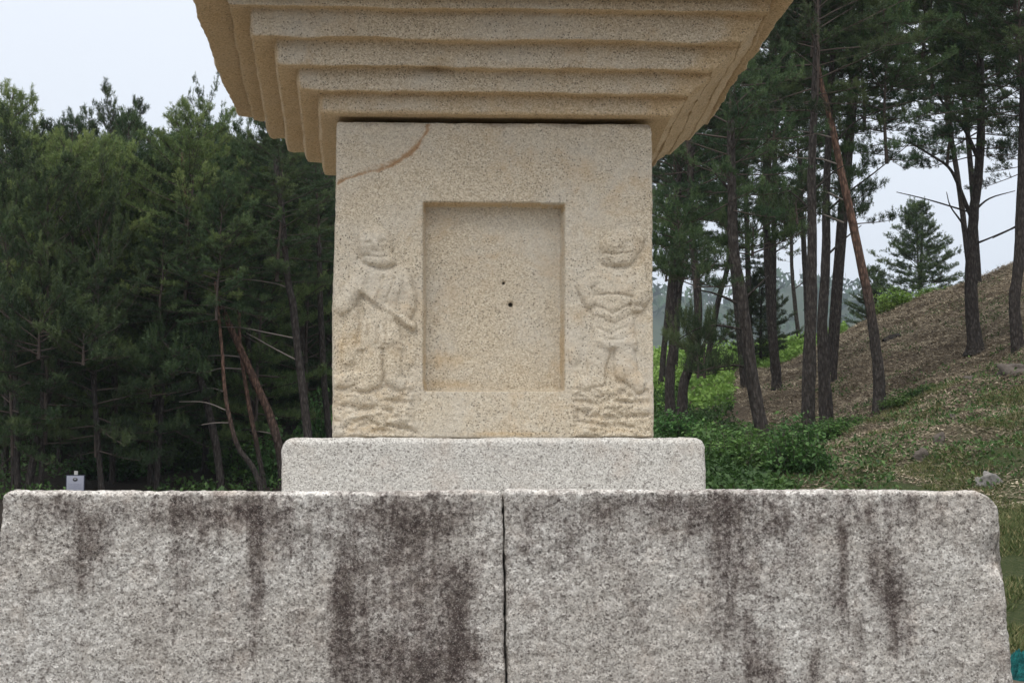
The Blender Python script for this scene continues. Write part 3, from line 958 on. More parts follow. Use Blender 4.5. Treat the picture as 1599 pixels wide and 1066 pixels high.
def crown_mesh(name, seed, H, R, nb, prof, el0, el1, droop=.0, mats=None, tuft=.085, wood=.045, nper=14, spikes=True, sec=1.0, up=.35, flat=.4, spk=1.0):
    rg = np.random.default_rng(seed)
    S_ = Soup()
    k = 9
    wob = np.cumsum(rg.normal(0, .05 * H / k, (k, 2)), 0); wob -= wob[0]
    zz = np.linspace(0, H, k)
    lead = catmull(np.stack([wob[:, 0], wob[:, 1], zz], 1), 2)
    V, Q, T = tube(lead, np.interp(lead[:, 2], [0, H], [wood * 1.7, .012]), 6)
    S_.add(V, Q, T, 1)
    P, A, Tt = [], [], []
    for i in range(nb):
        t = ((i + rg.uniform(0, 1)) / nb)
        z = H * (t * .97)
        c = np.array([np.interp(z, lead[:, 2], lead[:, 0]), np.interp(z, lead[:, 2], lead[:, 1]), z])
        Lb = R * prof(t) * rg.uniform(.6, 1.15)
        azm = i * 2.399 + rg.normal(0, .35)
        el = el0 + (el1 - el0) * t + rg.normal(0, .13)
        n = 7
        s = np.linspace(0, 1, n)
        e = el - droop * s + up * s * s
        st = Lb / (n - 1)
        az_ = azm + np.cumsum(rg.normal(0, .10, n))
        d = np.stack([np.cos(az_) * np.cos(e), np.sin(az_) * np.cos(e), np.sin(e)], 1)
        pts = c + np.concatenate([[[0, 0, 0]], np.cumsum(d[:-1] * st, 0)])
        r0 = max(.010, wood * .55 * (Lb / R) ** .7)
        V, Q, T = tube(pts, np.linspace(r0, .006, n), 4)
        S_.add(V, Q, T, 1)
        btint = rg.normal(.42, .13)
        ns_ = int(Lb / .21 * sec) + 3
        for j in range(ns_):
            sj = rg.uniform(.22, 1.0) if j < ns_ - 1 else 1.0
            q = np.array([np.interp(sj, s, pts[:, a]) for a in range(3)])
            di = d[min(n - 1, int(sj * (n - 1)))]
            ang = rg.choice([-1, 1]) * rg.uniform(.35, 1.1) if sj < 1 else 0
            ca, sa = math.cos(ang), math.sin(ang)
            sd = np.array([di[0] * ca - di[1] * sa, di[0] * sa + di[1] * ca, di[2] * .5 + rg.uniform(-.05, flat)])
            sd /= np.linalg.norm(sd)
            ls = (rg.uniform(.25, .6) * (1.3 - .7 * sj)) * min(1.0, .35 + Lb / 2.2)
            V, Q, T = tube(np.stack([q, q + sd * ls * .5 + [0, 0, .01], q + sd * ls + [0, 0, ls * .12]]), [.008, .006, .004], 3)
            S_.add(V, Q, T, 1)
            m = int(ls / tuft) + 2
            ss = rg.uniform(.15, 1.05, m)[:, None]
            pp = q + sd * ls * ss + rg.normal(0, .05, (m, 3)) * [1.3, 1.3, .8] + np.array([0, 0, .03])
            aa = sd * .55 + np.array([0, 0, .75]) + rg.normal(0, .35, (m, 3))
            P.append(pp); A.append(aa); Tt.append(np.clip(btint + rg.normal(0, .10, m) + .16 * (ss[:, 0] > .8) + .12 * sj, 0, 1))
        if spikes and rg.uniform() < .8:           # upright shoots at the branch end
            q = pts[-1]
            for w in range(3):
                h = rg.uniform(.12, .38) * (.6 + .6 * t) * spk
                m = 5
                ss = np.linspace(0, 1, m)[:, None]
                dd = np.array([rg.normal(0, .22), rg.normal(0, .22), 1.0])
                P.append(q + rg.normal(0, .09, 3) + dd * h * ss); A.append(np.tile(dd, (m, 1)) + rg.normal(0, .1, (m, 3)))
                Tt.append(np.full(m, np.clip(btint + .32, 0, 1)))
    P = np.concatenate(P); A = np.concatenate(A); Tt = np.concatenate(Tt)
    V, T, tt = needles(P, A, Tt, nper=nper, rg=rg)
    S_.add(V, None, T, 0, tt)
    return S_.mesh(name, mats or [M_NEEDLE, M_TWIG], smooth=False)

def p_cone(t): return (1 - t) ** .75 * (.55 + .45 * min(1, t * 5 + .3)) + .06
def p_dome(t): return math.sqrt(max(0, 1 - (t * .96) ** 2.2)) * (.75 + .25 * min(1, t * 3))
def p_flat(t): return (.55 + .45 * math.sin(min(1, t * 1.3) * math.pi * .8)) * (1 - .45 * t ** 3)
CR = {}
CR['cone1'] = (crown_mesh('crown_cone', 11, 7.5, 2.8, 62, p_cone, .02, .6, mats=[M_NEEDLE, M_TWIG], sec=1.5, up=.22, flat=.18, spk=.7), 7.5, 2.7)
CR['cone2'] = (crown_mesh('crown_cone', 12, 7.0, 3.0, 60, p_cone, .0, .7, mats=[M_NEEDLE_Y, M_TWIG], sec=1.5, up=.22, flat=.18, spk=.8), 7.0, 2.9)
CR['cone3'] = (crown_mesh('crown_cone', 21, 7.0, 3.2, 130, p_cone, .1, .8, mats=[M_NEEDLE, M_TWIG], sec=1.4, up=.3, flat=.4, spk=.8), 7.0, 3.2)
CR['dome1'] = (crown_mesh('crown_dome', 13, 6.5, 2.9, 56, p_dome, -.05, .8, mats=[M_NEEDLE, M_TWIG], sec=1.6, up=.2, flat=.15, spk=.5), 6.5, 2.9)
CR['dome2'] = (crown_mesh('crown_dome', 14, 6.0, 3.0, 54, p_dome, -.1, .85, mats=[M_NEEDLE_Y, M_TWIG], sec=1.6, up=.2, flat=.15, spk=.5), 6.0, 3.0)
CR['flat1'] = (crown_mesh('crown_open', 15, 5.2, 3.1, 46, p_flat, -.05, .8, droop=.15, sec=.95), 5.2, 3.1)
CR['flat2'] = (crown_mesh('crown_open', 16, 5.0, 3.3, 42, p_flat, -.1, .9, droop=.2, sec=.95), 5.0, 3.3)
CR['open1'] = (crown_mesh('crown_sparse', 17, 5.5, 3.0, 26, p_flat, .05, .8, droop=.2, sec=.8), 5.5, 3.0)
CR['pad1'] = (crown_mesh('foliage_pad', 18, .55, 1.5, 13, lambda t: 1 - .4 * t, .0, .5, droop=.2, wood=.03), .55, 1.5)
CR['pad2'] = (crown_mesh('foliage_pad', 19, .7, 1.3, 12, lambda t: 1 - .3 * t, -.1, .7, droop=.25, wood=.03), .7, 1.3)

def add_crown(parent, kind, pos, h=None, w=None, rz=0.0, tilt=(0, 0), nm='crown'):
    me, H0, R0 = CR[kind]
    o = link(nm, me, parent)
    sz = (h / H0) if h else 1.0
    sx = (w / (2 * R0)) if w else sz
    o.location = Vector(pos) - parent.location
    o.scale = (sx, sx, sz)
    o.rotation_euler = (tilt[0], tilt[1], rz)
    return o

def pix_path(path, Y, dY=0.0):
    n = len(path)
    return np.array([at(x, y, Y + dY * (k / max(1, n - 1))) for k, (x, y) in enumerate(path)])

def pine(label, path, Y, w0, w1, crowns, branches=(), red=(9, 10), group=None, dY=0.0, seed=0, name='pine_tree', ground=True):
    pts = pix_path(path, Y, dY)
    zg = gz(pts[0][0], pts[0][1])
    if ground:                                   # run the trunk into the soil
        if pts[0][2] > zg - .1:
            pts = np.concatenate([[[pts[0][0] + .02, pts[0][1], min(zg, pts[0][2]) - .25]], pts])
    root = empty(name, (float(pts[0][0]), float(pts[0][1]), float(min(zg, pts[1][2]))))
    tag(root, label, 'pine tree', group)
    org = np.array(root.location)
    c = catmull(pts, 6)
    hgt = np.linspace(0, 1, len(c))
    m_px = Y / F
    rad = np.interp(hgt, [0, .03, .07, .14, 1], [w0 * .9, w0 * .64, w0 * .52, w0 * .46, w1 * .5]) * m_px
    V, Q, T = tube(c, rad, 12, seed, .09)
    rr = np.concatenate([np.repeat(hgt, 12), [1]])
    redv = sstep(red[0], red[1], rr)
    me = make_mesh('trunk', V - org, quads=Q, tris=T, attrs={'red': redv}, mats=[M_BARK])
    link('trunk', me, root)
    for br in branches:
        bp, bw = br[0], br[1]
        dead = len(br) > 2 and br[2]
        q = pix_path(bp, Y, R_.uniform(-.4, .4))
        cc = catmull(q, 4)
        V, Q, T = tube(cc, np.linspace(bw * .5, max(.6, bw * .15), len(cc)) * m_px, 6, 3, .08)
        link('branch', make_mesh('branch', V - org, quads=Q, tris=T, attrs={'red': np.zeros(len(V))}, mats=[M_DEAD if dead else M_BARK]), root)
    for cr in crowns:
        kind, cx, cy, hp, wp = cr[:5]
        yy = Y + dY + (cr[5] if len(cr) > 5 else 0)
        p = at(cx, cy, yy)
        add_crown(root, kind, p, hp * yy / F, wp * yy / F, R_.uniform(0, 6.28), (R_.uniform(-.06, .06), R_.uniform(-.06, .06)),
                  'foliage_pad' if kind.startswith('pad') else 'crown')
    return root

GR = 'pines on the slope right of the pagoda'
GL = 'pines at the edge of the left wood'
# right-hand pines. crown entries: kind, base x, base y, height px, width px, depth offset
pine('dark pine with a bent trunk nearest the right edge of the carved stone', [(1192, 688), (1176, 600), (1168, 540), (1158, 460), (1146, 390), (1143, 300), (1141, 190)], 31, 25, 13,
     [('flat1', 1140, 330, 330, 330), ('pad1', 1085, 450, 40, 150, -1), ('pad2', 1060, 395, 55, 140, .5), ('pad1', 1175, 400, 50, 150, 1), ('pad2', 1090, 590, 60, 110, 0)],
     [([(1160, 480), (1140, 468), (1115, 458), (1092, 453)], 6), ([(1160, 468), (1180, 450), (1200, 430)], 5), ([(1170, 575), (1145, 570), (1120, 575)], 5), ([(1160, 515), (1120, 508), (1085, 515), (1060, 530)], 5), ([(1143, 300), (1110, 265), (1080, 250)], 5)], group=GR, seed=1)
pine('straight thick pine trunk left of its close twin, rising into the high crowns', [(1262, 656), (1264, 560), (1267, 470), (1268, 380), (1268, 250), (1275, 80), (1280, -60)], 35, 25, 8,
     [('flat2', 1272, 190, 330, 330), ('flat1', 1262, 60, 260, 320, 1), ('pad1', 1245, 350, 40, 130, .5)],
     [([(1268, 330), (1235, 300), (1205, 290)], 4), ([(1268, 300), (1300, 270), (1325, 255)], 4)], group=GR, seed=2)
pine('dark pine trunk just right of the straight thick one, shrubs at its foot', [(1289, 624), (1286, 560), (1284, 500), (1288, 440), (1290, 380), (1291, 280), (1302, 60), (1305, -60)], 38, 22, 8,
     [('flat1', 1300, 230, 300, 330, 1), ('dome1', 1330, 110, 250, 360, 2), ('flat1', 1350, 200, 190, 260, .5), ('flat2', 1385, 256, 250, 270, 0), ('pad2', 1335, 352, 42, 110), ('pad1', 1310, 300, 40, 140, .6)],
     [([(1290, 400), (1320, 372), (1345, 352)], 4), ([(1292, 330), (1325, 300), (1365, 270), (1420, 225)], 4)], group=GR, seed=3)
pine('leaning pine with orange upper trunk, standing alone on the slope', [(1373, 662), (1373, 600), (1367, 540), (1357, 470), (1346, 420), (1332, 350), (1316, 280), (1304, 220), (1290, 160), (1278, 110), (1268, 30)], 36, 19, 7,
     [('flat2', 1268, 90, 230, 300), ('dome1', 1255, 60, 160, 260, 1)],
     [([(1283, 132), (1276, 108), (1272, 90)], 5), ([(1288, 168), (1262, 162), (1238, 158)], 3, 1), ([(1300, 215), (1270, 208), (1238, 203)], 3, 1), ([(1312, 258), (1280, 248), (1250, 247), (1225, 240)], 3, 1),
      ([(1316, 312), (1290, 300), (1262, 299), (1228, 290)], 3, 1), ([(1318, 348), (1285, 335), (1252, 328), (1220, 320)], 3, 1), ([(1306, 222), (1330, 195), (1360, 178), (1400, 165)], 3)], red=(.22, .48), group=GR, seed=4)
pine('slimmer pine standing in the bright green growth beyond', [(1212, 584), (1206, 520), (1201, 440), (1198, 380), (1196, 290), (1200, 150)], 48, 18, 10,
     [('flat1', 1198, 330, 260, 240), ('dome1', 1200, 180, 260, 300, 2), ('pad1', 1225, 375, 40, 110)], [([(1200, 400), (1225, 385), (1240, 375)], 3)], group=GR, seed=5)
pine('leftmost pine close beside the carved stone, trunk slightly bowed', [(1046, 594), (1052, 530), (1050, 470), (1056, 400), (1058, 320), (1062, 240)], 43, 17, 10,
     [('flat2', 1058, 370, 230, 230), ('dome1', 1070, 240, 230, 300, 2), ('pad1', 1040, 440, 50, 130)], [([(1052, 470), (1066, 440), (1075, 400)], 6)], group=GR, seed=6)
pine('pine whose trunk slants right as it rises, low green growth round it', [(1066, 612), (1080, 560), (1090, 500), (1088, 440), (1082, 380), (1078, 300), (1080, 220)], 41, 17, 10,
     [('flat1', 1080, 350, 240, 260), ('dome1', 1100, 200, 240, 300, 3), ('pad2', 1100, 590, 60, 130, -1)], [([(1090, 520), (1125, 525), (1150, 515)], 3)], group=GR, seed=7)
pine('forked pine with a dark ivy-rough trunk on the brown slope', [(1524, 554), (1519, 500), (1516, 440), (1518, 390), (1521, 330), (1528, 270), (1532, 180), (1530, 60)], 43, 23, 11,
     [('flat2', 1530, 250, 330, 330), ('dome1', 1560, 120, 260, 380, 2), ('open1', 1479, 259, 170, 210, 0), ('flat1', 1455, 150, 230, 260, 1), ('dome2', 1445, 130, 230, 300, 1.5)],
     [([(1528, 250), (1505, 200), (1465, 150), (1450, 100)], 7), ([(1520, 345), (1508, 318), (1495, 285), (1480, 260), (1450, 240), (1420, 222)], 8), ([(1518, 375), (1500, 345), (1484, 322), (1478, 300)], 4), ([(1521, 330), (1545, 310), (1585, 298)], 4), ([(1519, 382), (1545, 372), (1583, 355)], 4), ([(1510, 330), (1450, 312), (1400, 300)], 3)], group=GR, seed=8)
pine('pine cut by the right border with its base high on the slope', [(1592, 577), (1587, 520), (1584, 470), (1591, 410), (1594, 330), (1598, 200), (1600, 40)], 40, 22, 13,
     [('dome1', 1600, 190, 290, 330), ('flat1', 1590, 60, 200, 360, 1)], [([(1590, 352), (1570, 362), (1550, 372)], 4)], group=GR, seed=9)
pine('thin far pale-trunked pine between the bowed and the thick trunks', [(1248, 536), (1243, 490), (1238, 440), (1236, 400), (1236, 330)], 74, 8, 5,
     [('open1', 1237, 410, 110, 110)], [([(1242, 450), (1255, 440), (1262, 430)], 2)], group=GR, seed=10)
pine('small bushy pine behind the crest of the mown slope', [(1437, 500), (1437, 450), (1439, 400), (1440, 350)], 80, 7, 3,
     [('cone3', 1438, 475, 165, 175)], group=GR, seed=11, name='pine_tree')
pine('low young pine below the blue hill, left of the slope', [(1188, 560), (1188, 500), (1190, 450)], 64, 6, 3,
     [('cone3', 1188, 560, 140, 150)], group=GR, seed=12)
pine('small pine peeking over the crest between the leaning trunk and the bushy pine', [(1368, 540), (1368, 480), (1368, 450)], 84, 6, 3, [('cone3', 1366, 530, 115, 120)], group=GR, seed=14)
# rows behind that close the right-hand canopy
for k, (x, yb, hp, wp, Y, kd) in enumerate([(1380, 225, 250, 300, 52, 'flat2'), (1120, 210, 260, 300, 52, 'dome1'), (1210, 200, 250, 300, 54, 'dome2'), (1330, 140, 230, 300, 50, 'dome1'),
                                            (1480, 175, 240, 320, 54, 'flat1'), (1345, 60, 220, 320, 48, 'dome2'), (1060, 330, 230, 240, 56, 'dome1'), (1600, 240, 260, 280, 56, 'flat1'), (1140, 390, 200, 200, 60, 'dome1'), (1075, 260, 220, 260, 62, 'dome1'), (1165, 300, 230, 260, 64, 'dome1'), (1500, 90, 220, 320, 58, 'dome1'), (1250, 300, 200, 240, 66, 'flat1'), (1050, 400, 170, 170, 66, 'dome2')]):
    if k == 0: continue
    lab = ['far pine behind the leaning orange trunk, its crown broad and open', 'pine behind the bent trunk near the roof stone, crown dense and rounded', 'yellow-green crowned pine behind the slim trunk', 'dense pine crown high between the twin and leaning trunks',
           'broad far pine behind the forked one', 'yellow-green crown high up, midway between leaning trunk and fork', 'dense pine beside the carved stone, behind the bowed trunk', 'far pine near the right border behind the forked one', 'lower dense far pine right of the bowed trunks', 'dense far pine under the roof stone right corner', 'far pine filling the gap left of the straight thick trunk', 'far pine high at the upper right behind the fork', 'open far pine crossing behind the straight thick trunk', 'low yellow-green far pine beside the carved stone'][k]
    tb = {0: 1290, 1: 1160, 2: 1206, 3: 1292, 4: 1520, 5: 1300, 6: 1030, 7: 1640, 8: 1100, 9: 1052, 10: 1170, 11: 1530, 12: 1262, 13: 1048}[k]
    base_y = 500 if x > 1250 else 560
    # foot of the trunk on the terrain at that depth
    X0 = at(tb, 500, Y)[0]; z0 = gz(X0, Y); fx, fy = proj(np.array([[X0, Y, z0]]))
    fy0 = float(fy[0]); x0_ = float(fx[0])
    pine(lab, [(x0_, fy0), (x0_ * .75 + x * .25, fy0 * .7 + yb * .3), (x0_ * .42 + x * .58, fy0 * .36 + yb * .64), (x0_ * .08 + x * .92, yb + 22), (x, yb - 60)], Y, 11, 7, [(kd, x, yb + 30, hp, wp)], group=GR, seed=20 + k)

# left-hand pines
pine('grey slender pine trunk closest to the left side of the carved stone', [(481, 690), (474, 620), (464, 540), (458, 480), (450, 440), (446, 400), (440, 330), (430, 250)], 40, 15, 8,
     [('dome1', 432, 440, 260, 250), ('cone1', 420, 330, 150, 200, 3)],
     [([(452, 450), (430, 443), (400, 478 - 40), (372, 436)], 2.5, 1), ([(460, 528), (420, 520), (380, 512), (345, 510)], 2.5, 1), ([(463, 562), (430, 545), (400, 528), (385, 520)], 2.5, 1)], group=GL, seed=31)
pine('leaning reddish pine sweeping left through the dark wood', [(441, 745), (436, 700), (420, 645), (400, 600), (380, 555), (366, 525), (350, 490), (328, 450), (308, 425), (294, 380), (288, 300), (285, 240)], 41, 15, 5,
     [('dome2', 288, 470, 290, 260, -.5), ('flat1', 250, 500, 130, 230, -1), ('pad1', 270, 590, 45, 150, -1), ('pad2', 235, 620, 40, 110, -1.2)],
     [([(375, 557), (350, 555), (310, 556)], 3, 1), ([(377, 576), (345, 575), (325, 582), (300, 600)], 3, 1), ([(350, 612), (330, 606), (300, 612), (280, 618)], 2.5, 1), ([(430, 678), (410, 674), (390, 672)], 2.5, 1)], red=(.10, .35), group=GL, seed=32)
pine('curved thin pine trunk left of the leaning reddish one', [(408, 765), (395, 730), (372, 698), (358, 650), (350, 600), (347, 550), (342, 500), (336, 440)], 40, 10, 4,
     [('flat1', 338, 500, 190, 220, -.5)], [([(352, 640), (320, 628), (280, 627)], 2.5, 1), ([(358, 660), (335, 660), (315, 663)], 2, 1)], red=(.3, .7), group=GL, seed=33)
pine('thin reddish pine between the curved and the leaning trunks', [(414, 765), (402, 700), (390, 640), (382, 590), (375, 540), (373, 480), (370, 420)], 41, 9, 4,
     [('flat2', 372, 480, 190, 220, -.5)], red=(.2, .5), group=GL, seed=34)
pine('dark pine trunk rising left of the curved thin one', [(346, 765), (338, 700), (328, 650), (318, 610), (305, 560), (300, 500), (296, 440)], 41, 14, 9,
     [('dome1', 300, 470, 260, 250, 1)], group=GL, seed=35)
pine('dim pine trunk tucked against the left edge of the carved stone', [(516, 700), (508, 620), (503, 540), (500, 470), (498, 380)], 44, 12, 8, [('dome1', 500, 430, 230, 240, 1)], group=GL, seed=36)
pine('leaning dark pine above the small white sign', [(44, 765), (60, 680), (78, 610), (96, 560), (112, 500)], 40, 14, 8, [('dome2', 105, 560, 330, 300, 1), ('pad1', 60, 560, 60, 200, -1.5), ('pad2', 130, 570, 50, 150, -1.5)], group=GL, seed=37)
pine('dark pine trunk at the left border', [(8, 700), (12, 600), (14, 520), (10, 420)], 44, 12, 8, [('cone2', 12, 560, 420, 330, 0), ('pad2', 20, 540, 60, 160, -2)], group=GL, seed=38)

tops = [(38, 128, 52, 'cone2', 250), (95, 150, 47, 'cone1', 230), (20, 200, 42, 'dome1', 260), (150, 150, 52, 'dome1', 240), (128, 215, 44, 'dome2', 240), (185, 158, 55, 'cone1', 200),
        (222, 152, 50, 'cone1', 230), (262, 178, 46, 'cone2', 240), (180, 240, 42, 'dome2', 230), (312, 118, 56, 'open1', 120), (305, 178, 54, 'cone1', 170), (242, 250, 42, 'dome1', 240), (345, 222, 50, 'flat2', 230), (385, 196, 55, 'cone1', 180),
        (412, 210, 50, 'dome1', 210), (70, 270, 40, 'dome1', 250), (330, 268, 45, 'dome1', 240), (450, 250, 53, 'dome1', 220), (392, 290, 44, 'dome2', 240), (20, 330, 40, 'flat1', 240), (150, 330, 40, 'flat2', 240), (478, 300, 48, 'dome1', 220), (250, 350, 41, 'flat1', 230), (350, 170, 60, 'cone1', 150)]
LL = ['tall yellow-green pine near the upper left corner', 'pointed dark pine with twin spires left of centre in the wood', 'rounded dark pine at the left border', 'rounded dense pine with a spiky dark top', 'yellow-green rounded pine in the second row from the left',
      'pointed pine seen between two rounded crowns', 'full pointed pine with many upright shoots', 'bright green pine in front of the pointed one', 'lighter green rounded pine in mid-wood', 'thin open pine rising above its neighbours against the sky', 'pointed pine under the tall open one', 'dark rounded pine low in mid-wood', 'broad-topped pine left of the roof corner',
      'pointed pine just left of the roof corner', 'rounded pine under the roof corner', 'low dark pine above the leaning dark trunk', 'dark pine in front of the open-topped one', 'rounded pine partly behind the stepped roof', 'yellow-green pine left of the grey slender trunk', 'low spreading pine at the left border', 'low spreading pine above the white sign', 'dark pine beside the upper carved stone', 'low spreading dark pine in mid-wood', 'far pointed pine at the gap of sky beside the roof']
for k, (x, ty, Y, kd, wp) in enumerate(tops):
    ty += 34 if ty < 240 else 15
    wp *= 1.12
    X0 = at(x, 500, Y)[0]; z0 = gz(X0, Y); fx, fy = proj(np.array([[X0, Y, z0]])); fy = float(fy[0])
    hp = (fy - ty) * (.88 if Y > 43 else .84)
    hp = min(hp, 540)
    if kd == 'open1': hp = 200
    pine(LL[k], [(x + R_.uniform(-12, 12), fy), (x + R_.uniform(-8, 8), (fy + ty) / 2), (x, ty + hp * .5)], Y, 12, 6, [(kd, x, ty + hp, hp, wp)], group=GL, seed=50 + k)
# deeper rows on the rising ground: what shows of them is dark trunks and dark crowns
nb_ = 0
for Y, nrow in ((50, 7), (57, 9), (64, 11), (72, 12), (82, 12)):
    for q in range(nrow):
        x = -60 + 720 * (q + R_.uniform(.1, .9)) / nrow
        X0 = at(x, 500, Y)[0]; z0 = gz(X0, Y); fx, fy = proj(np.array([[X0, Y, z0]])); fy = float(fy[0])
        ty = R_.uniform(225, 300)
        hp = (fy - ty) * R_.uniform(.86, .97)
        kd = R_.choice(['dome1', 'cone1', 'dome1', 'flat1'])
        pine('background pine deep in the shaded left wood', [(x + R_.uniform(-6, 6), fy), (x + R_.uniform(-4, 4), (fy + ty) / 2), (x, ty + hp * .5)], Y, 10, 5,
             [(kd, x, ty + hp, hp, R_.uniform(220, 300) * 50 / Y * 1.1)], group='background pines deep in the left wood', seed=90 + nb_)
        nb_ += 1

us = [(30, 48, 190, 200), (95, 50, 170, 190), (160, 47, 150, 180), (215, 52, 190, 200), (262, 49, 150, 170), (330, 53, 190, 190), (385, 50, 160, 170), (425, 54, 180, 170), (470, 51, 150, 160), (-10, 52, 200, 180), (130, 56, 210, 220), (300, 57, 200, 220), (500, 56, 200, 170), (240, 60, 230, 220), (60, 60, 240, 220), (400, 61, 230, 220)]
UL = ['behind the left border trunk', 'just right of the white sign, set well back', 'in the gap right of the sign', 'left of the mid-wood trunks', 'in the middle of the shaded wood', 'behind the curved thin trunk', 'behind the leaning reddish trunk', 'between the leaning and the grey trunk', 'behind the grey slender trunk', 'at the left edge of the picture', 'deep behind the sign', 'deep behind the curved trunk', 'against the edge of the carved stone', 'deepest in mid-wood', 'deepest at the left', 'deepest behind the reddish trunk']
for k, (x, Y, hp, wp) in enumerate(us):
    X0 = at(x, 500, Y)[0]; z0 = gz(X0, Y); fx, fy = proj(np.array([[X0, Y, z0]])); fy = float(fy[0])
    pine('young shaded pine ' + UL[k], [(x, fy), (x + 3, fy - hp * .4), (x, fy - hp * .6)], Y, 5, 3, [(['cone3', 'dome1', 'cone1'][k % 3], x, fy - hp * .12, hp, wp)], group='young pines in the shade of the left wood', seed=200 + k)

# ------------------------------------------------------------------ far hill with its wood
HX = np.linspace(-500, 900, 120); HY = np.linspace(620, 1500, 60)
a, bq = np.meshgrid(HX, HY, indexing='ij')
pxx = (a / bq) * F + 655
hgt = (np.interp(pxx, [-400, 700, 1050, 1130, 1210, 1300, 1345, 1400, 1480, 1600, 2200], [80, 100, 112, 104, 117, 119, 115, 104, 90, 70, 40]))
hz = hgt * sstep(620, 900, bq) * (1 - .3 * sstep(950, 1500, bq)) - 14
a = a * 1.4; bq = bq * 1.4; hz = (hz + 14) * 1.4 - 20
V = np.stack([a.ravel(), bq.ravel(), hz.ravel() + EYE + fbm(np.stack([a.ravel(), bq.ravel(), np.zeros(a.size)], 1), .009, 4, 200) * 12], 1)
m = 60
i = (np.arange(119)[:, None] * m + np.arange(59)[None, :]).ravel()
bb = NB('far_hill_ground')
M_FH = bb.fin(bb.mix(bb.noise(.05, 5), (.02, .035, .018), (.05, .07, .03)), .95)
hill = link('hill', make_mesh('hill', V, quads=np.stack([i, i + m, i + m + 1, i + 1], 1), mats=[M_FH]))
tag(hill, kind='structure')
HV = V.reshape(120, 60, 3)
S_ = Soup()
ico = []
for k in range(1500):
    fi, fj = R_.uniform(0, 118.9), R_.uniform(0, 30)
    c = HV[int(fi), int(fj)] + (HV[min(119, int(fi) + 1), int(fj)] - HV[int(fi), int(fj)]) * (fi % 1) + (HV[int(fi), int(fj) + 1] - HV[int(fi), int(fj)]) * (fj % 1)
    qx = (c[0] / c[1]) * F + 655
    if qx < 980 or qx > 1500: continue
    n = 26; H_ = R_.uniform(12, 19); W_ = R_.uniform(5, 8)
    pp = rng.normal(0, 1, (n, 3)); pp /= np.linalg.norm(pp, axis=1, keepdims=True)
    pp = pp * np.array([W_, W_, H_ * .45]) * rng.uniform(.6, 1, (n, 1)) + c + [0, 0, H_ * .6]
    d1 = rng.normal(0, 1, (n, 3)) * 2.0; d2 = rng.normal(0, 1, (n, 3)) * 2.0
    Vt = np.stack([pp + d1, pp + d2, pp - d1 - d2 * .3], 1).reshape(-1, 3)
    S_.add(Vt, None, np.arange(n * 3).reshape(-1, 3), 0, np.clip(R_.gauss(.45, .2) + np.repeat(rng.normal(0, .1, n), 3), 0, 1))
    if R_.random() < .45:
        Vt2, Qt, Tt2 = tube(np.array([c, c + [R_.gauss(0, .4), 0, H_ * 1.35]]), [.35, .15], 3)
        S_.add(Vt2, Qt, Tt2, 1)
tag(link('far_forest', S_.mesh('far_forest', [M_FAR, M_DEAD], smooth=False)), kind='stuff')

# ------------------------------------------------------------------ broadleaf growth
def leaves(P, D, size, tint, rg=rng, fold=.25):
    n = len(P)
    D = D / np.maximum(np.linalg.norm(D, axis=1, keepdims=True), 1e-9)
    U = np.cross(D, rg.normal(size=(n, 3)) * .5 + [0, 0, 1]); U /= np.maximum(np.linalg.norm(U, axis=1, keepdims=True), 1e-9)
    W = np.cross(U, D)
    L_ = size[:, None]
    a = P; b_ = P + D * L_ * .5 + U * L_ * .28 + W * L_ * fold * .3; c_ = P + D * L_ - W * L_ * .1; d_ = P + D * L_ * .5 - U * L_ * .28 + W * L_ * fold * .3
    V = np.stack([a, b_, c_, d_], 1).reshape(-1, 3)
    i = np.arange(n) * 4
    T = np.concatenate([np.stack([i, i + 1, i + 2], 1), np.stack([i, i + 2, i + 3], 1)])
    return V, T, np.repeat(np.clip(tint, 0, 1), 4)

def bush_mesh(name, seed, W, H, nst, nl, mat, lsz=.09):
    rg = np.random.default_rng(seed)
    S_ = Soup()
    for k in range(nst):
        azm = rg.uniform(0, 6.28); r = W * .5 * math.sqrt(rg.uniform(0, 1)); hh = H * rg.uniform(.45, 1.1) * (1 - .45 * (r / (W * .5)) ** 2)
        p0_ = np.array([math.cos(azm) * r * .6, math.sin(azm) * r * .6, -.05])
        tip = np.array([math.cos(azm) * r, math.sin(azm) * r, hh])
        mid_ = (p0_ + tip) / 2 + rg.normal(0, .05, 3)
        cc = catmull([p0_, mid_, tip], 3)
        V, Q, T = tube(cc, np.linspace(.009, .003, len(cc)), 3)
        S_.add(V, Q, T, 1)
        s = rg.uniform(.25, 1.02, nl)
        P = np.stack([np.interp(s, np.linspace(0, 1, len(cc)), cc[:, a]) for a in range(3)], 1) + rg.normal(0, .07, (nl, 3))
        D = rg.normal(0, 1, (nl, 3)) + [0, 0, -.1]
        tn_ = rg.normal(.42, .12) + .25 * (s - .6) + rg.normal(0, .08, nl)
        V, T, tt = leaves(P, D, lsz * rg.uniform(.4, 1.35, nl), tn_, rg)
        S_.add(V, None, T, 0, tt)
    return S_.mesh(name, [mat, M_TWIG], smooth=False)
BM = [bush_mesh('shrub_leaves_mesh', 1, 1.0, 1.0, 70, 34, M_LEAF), bush_mesh('shrub_leaves_mesh', 2, 1.0, .9, 64, 34, M_LEAF), bush_mesh('shrub_leaves_mesh', 3, 1.0, .8, 60, 30, M_LEAF_B)]
GS = 'leafy shrubs among the pines'
def shrub(px_, Y, wp, hp, k, label, py_=None):
    hp *= .74 if Y < 40 and px_ > 1000 else 1
    X0 = at(px_, 600, Y)[0]
    o = link('leafy_shrub', BM[k])
    o.location = (X0, Y, gz(X0, Y) - .03)
    s = wp * Y / F; h = hp * Y / F
    o.scale = (s, s, h); o.rotation_euler = (0, 0, R_.uniform(0, 6.28))
    tag(o, label, 'shrub', GS)
